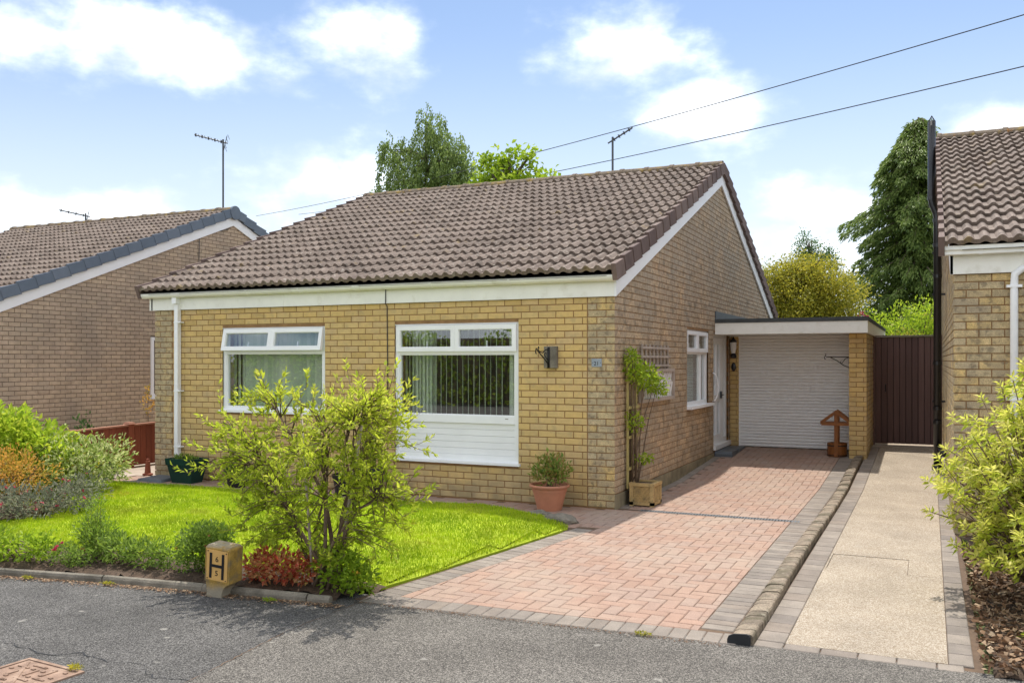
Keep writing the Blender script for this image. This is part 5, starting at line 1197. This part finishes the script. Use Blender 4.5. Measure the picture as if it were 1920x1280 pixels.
whorl_shrub('evergreen_shrub', 'large pale green shrub with whorled leaves overhanging the side path', (4.05, -2.35, .03),
    [((.05, 0, 1.15), (.55, .6, .50)), ((-.30, -.05, .78), (.50, .5, .28)), ((.15, -.1, .55), (.65, .6, .38)), ((-.42, -.45, .42), (.30, .3, .20)), ((.45, .1, 1.35), (.5, .5, .40)), ((-.1, -.75, .45), (.4, .35, .32)), ((-.62, .3, .86), (.22, .2, .10)), ((.5, -.6, .9), (.45, .4, .45)), ((-.05, .1, 1.5), (.28, .3, .16)), ((-.35, -.2, 1.05), (.38, .4, .28)), ((.2, -.3, 1.25), (.5, .45, .4)), ((-.15, -.5, .72), (.42, .4, .3)), ((-.5, -.05, .62), (.32, .35, .22)), ((.35, -.9, .6), (.5, .4, .45))], 1250, .074, .024, 'pieris', 200)
bush('low_plant', 'small strap leaved plant in the bark mulch under the pale green shrub', 'plant', (3.86, -3.55, .03), [((0, 0, .06), (.12, .12, .06))], 60, .14, .03, 'pieris', (.1, .7), 3, lift=.6, stemr=.004)
m = MB(); m.box(3.72, 4.6, -4.36, -4.24, -.05, .06); tagged(m.build('edging_kerb', 'edging'), 'pale concrete kerb stone at the front of the mulch bed', 'kerb')
# shrub border at the left of the lawn
bush('shrub', 'tall lime green leafy shrub at the back of the left border', 'shrub', (-6.95, -2.2, .06), [((0, 0, .55), (.62, .5, .42)), ((-.7, 0, .6), (.6, .5, .42)), ((.45, .1, .45), (.4, .4, .32)), ((.1, -.2, .8), (.4, .35, .22)), ((-.5, -.3, .85), (.4, .35, .22))], 5200, .10, .042, 'lime', (.1, 1), 12)
bush('shrub', 'rounded variegated shrub with small yellow flowers beside the lawn', 'shrub', (-6.22, -1.85, .04), [((0, 0, .38), (.52, .5, .33)), ((.28, .12, .40), (.34, .34, .28)), ((-.3, -.1, .45), (.38, .36, .30)), ((.1, -.25, .25), (.42, .36, .22))], 4200, .065, .026, 'varieg', (0, .82), 12, extra=[('gold', 190, .024)])
bush('shrub', 'orange tipped low shrub in the left border', 'shrub', (-6.0, -2.82, .06), [((0, 0, .33), (.36, .34, .26)), ((-.35, 0, .36), (.36, .34, .27)), ((-.8, 0, .34), (.4, .34, .26))], 3600, .048, .018, 'orange', (0, 1), 10)
bush('shrub', 'grey leaved shrub with pink flowers spreading to the lawn edge', 'shrub', (-5.12, -3.3, .06), [((0, 0, .14), (.36, .36, .16)), ((-.4, -.12, .16), (.4, .34, .18)), ((.12, .3, .16), (.26, .3, .16)), ((-.75, -.2, .14), (.36, .3, .16)), ((.02, .55, .2), (.22, .25, .2))], 3000, .06, .017, 'greyleaf', (0, 1), 12, extra=[('pink', 70, .026)])
bush('shrub', 'small dark green rounded conifer shrub by the passage', 'shrub', (-6.95, -.85, .05), [((0, 0, .2), (.2, .2, .2)), ((.06, 0, .12), (.2, .2, .12))], 2600, .03, .008, 'darkgreen', (.2, 1), 5)
bush('ground_cover', 'patch of golden yellow ground cover at the lawn edge', 'plant', (-5.45, -1.95, .06), [((0, 0, .015), (.34, .28, .03)), ((.35, .1, .01), (.25, .2, .02))], 1500, .022, .014, 'gold', (.5, 1), 4, stemr=.003)
# front bed
bush('bedding_plant', 'pale green leafy perennial at the pavement edging beside red blooms', 'plant', (-3.45, -4.66, .05), [((0, 0, .10), (.30, .18, .10)), ((-.4, -.06, .12), (.3, .2, .12)), ((-.8, -.1, .12), (.3, .2, .13)), ((.15, .05, .12), (.15, .12, .11))], 1700, .052, .026, 'lime', (0, .7), 10, stemr=.005)
bush('bedding_plant', 'low plant with bright red blooms against the edging', 'plant', (-3.02, -4.62, .05), [((0, 0, .08), (.14, .12, .08)), ((.14, 0, .06), (.1, .1, .06))], 650, .035, .014, 'midgreen', (0, .9), 5, extra=[('pink', 9, .026)], stemr=.004)
bush('bedding_plant', 'upright mid green perennial with tall seed stems in the front bed', 'plant', (-3.02, -4.34, .05), [((0, 0, .18), (.17, .16, .17)), ((.04, 0, .38), (.05, .05, .14)), ((-.06, 0, .34), (.04, .04, .14))], 1300, .035, .010, 'midgreen', (.1, .9), 8, stemr=.004)
bush('bedding_plant', 'dense bushy green perennial clump near the middle of the front bed', 'plant', (-2.68, -4.40, .05), [((0, 0, .11), (.2, .15, .11)), ((.28, 0, .10), (.17, .14, .11)), ((-.22, .02, .12), (.14, .14, .12)), ((.52, 0, .09), (.12, .11, .09))], 1500, .055, .016, 'midgreen', (0, 1), 12, stemr=.004)
bush('bedding_plant', 'rounded dark leaved clump with reddish stems left of the hydrant marker', 'plant', (-1.86, -4.36, .05), [((0, 0, .17), (.19, .18, .17)), ((.12, .03, .2), (.16, .15, .16)), ((-.05, .1, .26), (.14, .14, .10))], 2600, .04, .018, 'midgreen', (0, .8), 8, extra=[('crimson', 20, .018)], stemr=.005)
bush('bedding_plant', 'low crimson leaved plant between the hydrant marker and the tall shrub', 'plant', (-1.10, -4.38, .05), [((0, 0, .12), (.22, .16, .12)), ((.2, .05, .10), (.16, .14, .10)), ((-.16, .0, .09), (.13, .12, .09))], 900, .05, .032, 'crimson', (0, 1), 8, stemr=.004)
bush('bedding_plant', 'fresh green leafy plant with orange blooms at the foot of the tall shrub', 'plant', (-.55, -4.36, .05), [((0, 0, .14), (.22, .14, .14)), ((.12, 0, .08), (.16, .12, .09))], 700, .05, .026, 'lime', (0, .5), 7, extra=[('orange', 8, .028)], stemr=.004)
bush('weed', 'yellow dry weed tuft growing beside the access cover', 'weed', (-.98, -6.20, -.006), [((0, 0, .012), (.035, .03, .014))], 120, .02, .006, 'gold', (.3, 1), 3, stemr=.002)
for i, (x, y, lb) in enumerate(((-2.35, -4.80, 'yellow green weed tuft against the edging below the bushy green perennials'), (-.95, -4.66, 'small green weed right of the hydrant marker at the edging'), (1.62, -4.33, 'low yellow weed at the street edge of the block driveway'), (-3.05, -4.93, 'dry weed tuft against the edging below the red blooms'))):
    bush('weed', lb, 'weed', (x, y, -.006), [((0, 0, .010), (.05, .02, .012))], 90, .02, .007, 'gold' if i != 1 else 'lime', (.1, .9), 4, stemr=.002)
bush('climbing_rose', 'thin straggling rose with orange leaves beyond the red fence', 'plant', (-9.4, 2.2, 0), [((0, 0, .9), (.1, .12, .2)), ((.25, .1, .75), (.16, .12, .06)), ((0, 0, 1.15), (.06, .06, .08))], 120, .06, .03, 'orange', (0, 1), 5, stemr=.006)
bush('border_plant', 'row of dark low plants along the grey brown gable wall', 'plant', (-10.3, -.6, 0), [((0, -.4, .3), (.2, .4, .34)), ((0, .4, .3), (.2, .35, .36)), ((0, 2.2, .3), (.16, .2, .42))], 900, .08, .04, 'darkgreen', (0, 1), 6, stemr=.006)

# trees beyond the houses
def tree(name, label, base, h, lumps, n, L, W, mk, tint=(0, 1), lift=.2, trunk=.16, mode=None, group='trees behind the houses'):
    t = thing(name, label, 'tree', base, group); b = Vector(base); lm = [((b.x+c[0], b.y+c[1], b.z+c[2]), r_) for c, r_ in lumps]; m = MB()
    topz = max(c[2]+r_[2]*.5 for c, r_ in lumps); m.tube([b-Vector((0, 0, .2)), b+Vector((.05, 0, topz*.35)), b+Vector((-.04, .05, topz*.7)), b+Vector((0, 0, topz))], [trunk*1.2, trunk*.8, trunk*.45, trunk*.1], 8)
    for c, r_ in lm:
        for q in range(4):
            e = Vector(c)+Vector((rnd.uniform(-.7, .7)*r_[0], rnd.uniform(-.7, .7)*r_[1], rnd.uniform(-.2, .8)*r_[2]-(.9*r_[2]+.2 if mode == 'weep' else 0))); s = Vector((b.x, b.y, max(b.z+topz*.2, c[2]-r_[2]*.9-.3))); mid = s.lerp(e, .5)+Vector((0, 0, .15)); m.tube([s, mid, e], [trunk*.35, trunk*.2, trunk*.05], 5)
    m.build('trunk', 'bark', t, smooth=True)
    if mode == 'weep':
        ns = n//34; P, d, k, r_ = lump_points(lm, ns, .7); B = []; D = []; TT = []
        for i in range(ns):
            ln_ = rnd.uniform(.4, 1.7); p = Vector(P[i]); dr = Vector((d[i][0]*.25+.05, d[i][1]*.25, 0))
            for q in range(34): u = rnd.random(); z = u*ln_; x = p+dr*(1-(1-u)**2)*.9-Vector((0, 0, z)); B.append((x.x+rnd.gauss(0, .05), x.y+rnd.gauss(0, .05), x.z)); D.append((rnd.gauss(0, .5), rnd.gauss(0, .5), -1)); TT.append(min(1, max(0, rnd.gauss(.45, .25))))
        V, F, T = leaves_np(np.array(B), np.array(D), L*(.7+.5*rng.random(len(B))), W, np.array(TT))
    elif mode == 'tier':                                  # drooping boughs in layers, foliage hanging along each
        B, D, TT = [], [], []; m2 = MB(); nb_ = 300
        for i in range(nb_):
            z = 1.0+(h-1.2)*(i/nb_)**1.05; rad = (2.2*(1-(z/h)**3.6)+.35)*rnd.uniform(.68, 1.12)*(1+.14*math.sin(z*3.1)); an = i*2.39996+rnd.uniform(-.3, .3); dx, dy = math.cos(an), math.sin(an)
            s0 = b+Vector((0, 0, z)); bend = lambda u: s0+Vector((dx*rad*u, dy*rad*u, .30*u-.85*u*u))
            m2.tube([bend(0), bend(.5), bend(1)], [.03, .018, .005], 4)
            for q in range(n//nb_):
                u = rnd.random()**.6; wd_ = .34*rad**.5*(1.05-u)+.08; p = bend(u); o = rnd.gauss(0, wd_*.6); hang = abs(rnd.gauss(0, .13))
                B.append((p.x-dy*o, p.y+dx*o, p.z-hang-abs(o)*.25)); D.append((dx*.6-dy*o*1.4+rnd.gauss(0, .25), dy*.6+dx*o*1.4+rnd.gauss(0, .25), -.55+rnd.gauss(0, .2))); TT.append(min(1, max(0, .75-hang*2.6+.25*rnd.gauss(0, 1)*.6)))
        m2.build('bough', 'bark', t, smooth=True, fix=False)
        V, F, T = leaves_np(np.array(B), np.array(D), L*(.6+.6*rng.random(len(B))), W, np.array(TT))
    else:
        nc = n//12; P, d, k, r_ = lump_points(lm, nc, .6); Q = np.repeat(P, 12, 0)+rng.normal(size=(nc*12, 3))*.13*np.mean([r_[1][0] for r_ in lumps])**.5; dd = np.repeat(d, 12, 0)
        V, F, T = leaves_np(Q, dd*.6+rng.normal(size=Q.shape)*.7+np.array([0, 0, lift]), L*(.6+.6*rng.random(len(Q))), W*(.7+.5*rng.random(len(Q))), np.clip(tint[0]+(tint[1]-tint[0])*(.5*np.repeat(rng.random(nc), 12)+.5*rng.random(len(Q))), 0, 1))
    obj('crown', np_mesh('crown', V, F, T, mk), t, kind='stuff'); return t
tree('birch_tree', 'tall weeping birch tree rising behind the bungalow ridge', (-13.0, 18.1, 0), 11, [((0.18, 0, 10.1), (0.47, .45, .75)), ((0.12, 0, 9.3), (0.84, .8, .7)), ((-1.40, 0, 9.6), (0.47, .5, .55)), ((-1.22, 0, 8.8), (0.62, .6, .8)), ((1.22, 0, 9.2), (0.47, .5, .6)), ((1.16, 0, 8.5), (0.67, .7, .8)), ((-0.12, 0, 8.2), (1.01, .9, .8)), ((-1.59, 0, 7.6), (0.73, .7, .7)), ((1.65, 0, 7.9), (0.45, .5, .7)), ((0.00, 0, 7), (1.68, 1, .8))], 26000, .11, .055, 'birch', mode='weep')
tree('maple_tree', 'lime green young tree beside the birch behind the bungalow ridge', (-7.8, 13.9, 0), 8, [((-0.10, 0, 6.3), (1.01, .8, .8)), ((-1.60, 0, 5.9), (0.78, .7, .6)), ((0.80, 0, 6.1), (0.67, .6, .8)), ((0.08, 0, 7.3), (0.27, .25, .55)), ((-0.70, 0, 7.0), (0.40, .36, .6)), ((0.64, 0, 7.2), (0.18, .2, .5)), ((1.22, 0, 6.7), (0.17, .18, .5)), ((-0.28, 0, 7.2), (0.16, .15, .5)), ((-0.10, 0, 5.2), (1.46, 1, .8))], 10500, .17, .11, 'maple', lift=-.2)
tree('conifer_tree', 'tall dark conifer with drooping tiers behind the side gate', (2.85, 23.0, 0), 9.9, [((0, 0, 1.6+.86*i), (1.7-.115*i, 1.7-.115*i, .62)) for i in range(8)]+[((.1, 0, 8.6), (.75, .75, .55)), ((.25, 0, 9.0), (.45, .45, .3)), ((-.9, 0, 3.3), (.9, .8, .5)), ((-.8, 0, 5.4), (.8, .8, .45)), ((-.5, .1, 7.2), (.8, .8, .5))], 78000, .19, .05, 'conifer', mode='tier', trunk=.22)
tree('golden_tree', 'rounded golden yellow tree behind the flat garage roof', (-.05, 16.6, -.15), 4.9, [((0, 0, 3.5), (1.15, 1.1, 1.1)), ((-.85, 0, 3.3), (.8, .8, 1.0)), ((.9, 0, 3.4), (.75, .8, .9)), ((0, -.3, 2.5), (1.6, 1, .9)), ((.2, 0, 4.3), (.65, .6, .42)), ((-.5, 0, 4.1), (.55, .6, .42))], 36000, .085, .045, 'gold', (0, 1))
tree('evergreen_tree', 'dark evergreen tree top showing above the golden tree', (-1.07, 28.1, 0), 7, [((0, 0, 5.2), (.9, .9, 1.0)), ((-.2, 0, 6.2), (.45, .5, .55)), ((.5, 0, 5.7), (.45, .5, .5)), ((0, 0, 3.8), (1.1, 1, 1))], 9000, .11, .05, 'darkgreen')
bush('shrub', 'cream flowered green shrub beyond the side gate', 'shrub', (2.7, 13.2, 0), [((0, 0, 2.2), (1.0, .8, .75)), ((.5, 0, 2.6), (.6, .6, .5)), ((-.4, 0, 1.6), (1, .8, .9)), ((.9, 0, 2.0), (.7, .7, .9))], 9000, .075, .04, 'lime', (.05, .9), 10, extra=[('varieg', 160, .05)], stemr=.03)
bush('shrub', 'yellow green low shrub showing over the side gate', 'shrub', (2.75, 10.4, 0), [((0, 0, 1.75), (.8, .5, .5)), ((.5, 0, 1.5), (.5, .5, .6))], 4200, .06, .03, 'gold', (0, .8), 8, stemr=.02)
bush('shrub', 'dark purple leaved shrub behind the corner of the garage roof', 'shrub', (1.75, 13.4, 0), [((0, 0, 2.45), (.18, .2, .35)), ((-.9, .2, 2.3), (.3, .2, .22)), ((-.4, .1, 1.6), (.7, .3, .6))], 1300, .09, .04, 'purple', (0, 1), 6, stemr=.02)
bush('shrub', 'mid green leafy shrub between the golden tree and the conifer', 'shrub', (.9, 14.6, 0), [((0, 0, 1.7), (.9, .6, .85)), ((-1.5, 0, 1.4), (1, .6, .8))], 4200, .09, .045, 'midgreen', (0, .9), 6, stemr=.02)
# hedge across the road, seen only in the window glass
P = rng.random((15000, 3))*np.array([34, 1.4, 3.0])+np.array([-24, -21.4, 0]); P[:, 2] *= .9+.12*np.sin(P[:, 0]*1.1)
V, F, T = leaves_np(P, rng.normal(size=P.shape)+np.array([0, .5, .3]), .17, .12, rng.random(len(P)))
ht = thing('hedge', 'tall dark green hedge along the far side of the road, reflected in the windows', 'hedge', (-7, -20.7, 0)); obj('foliage', np_mesh('foliage', V, F, T, 'maple'), ht, kind='stuff')
m = MB(); m.box(-24, 10, -21.0, -20.5, 0, 2.5); m.build('woody_core', 'bark', ht)
sc.cycles.max_bounces = 10; sc.cycles.diffuse_bounces = 6
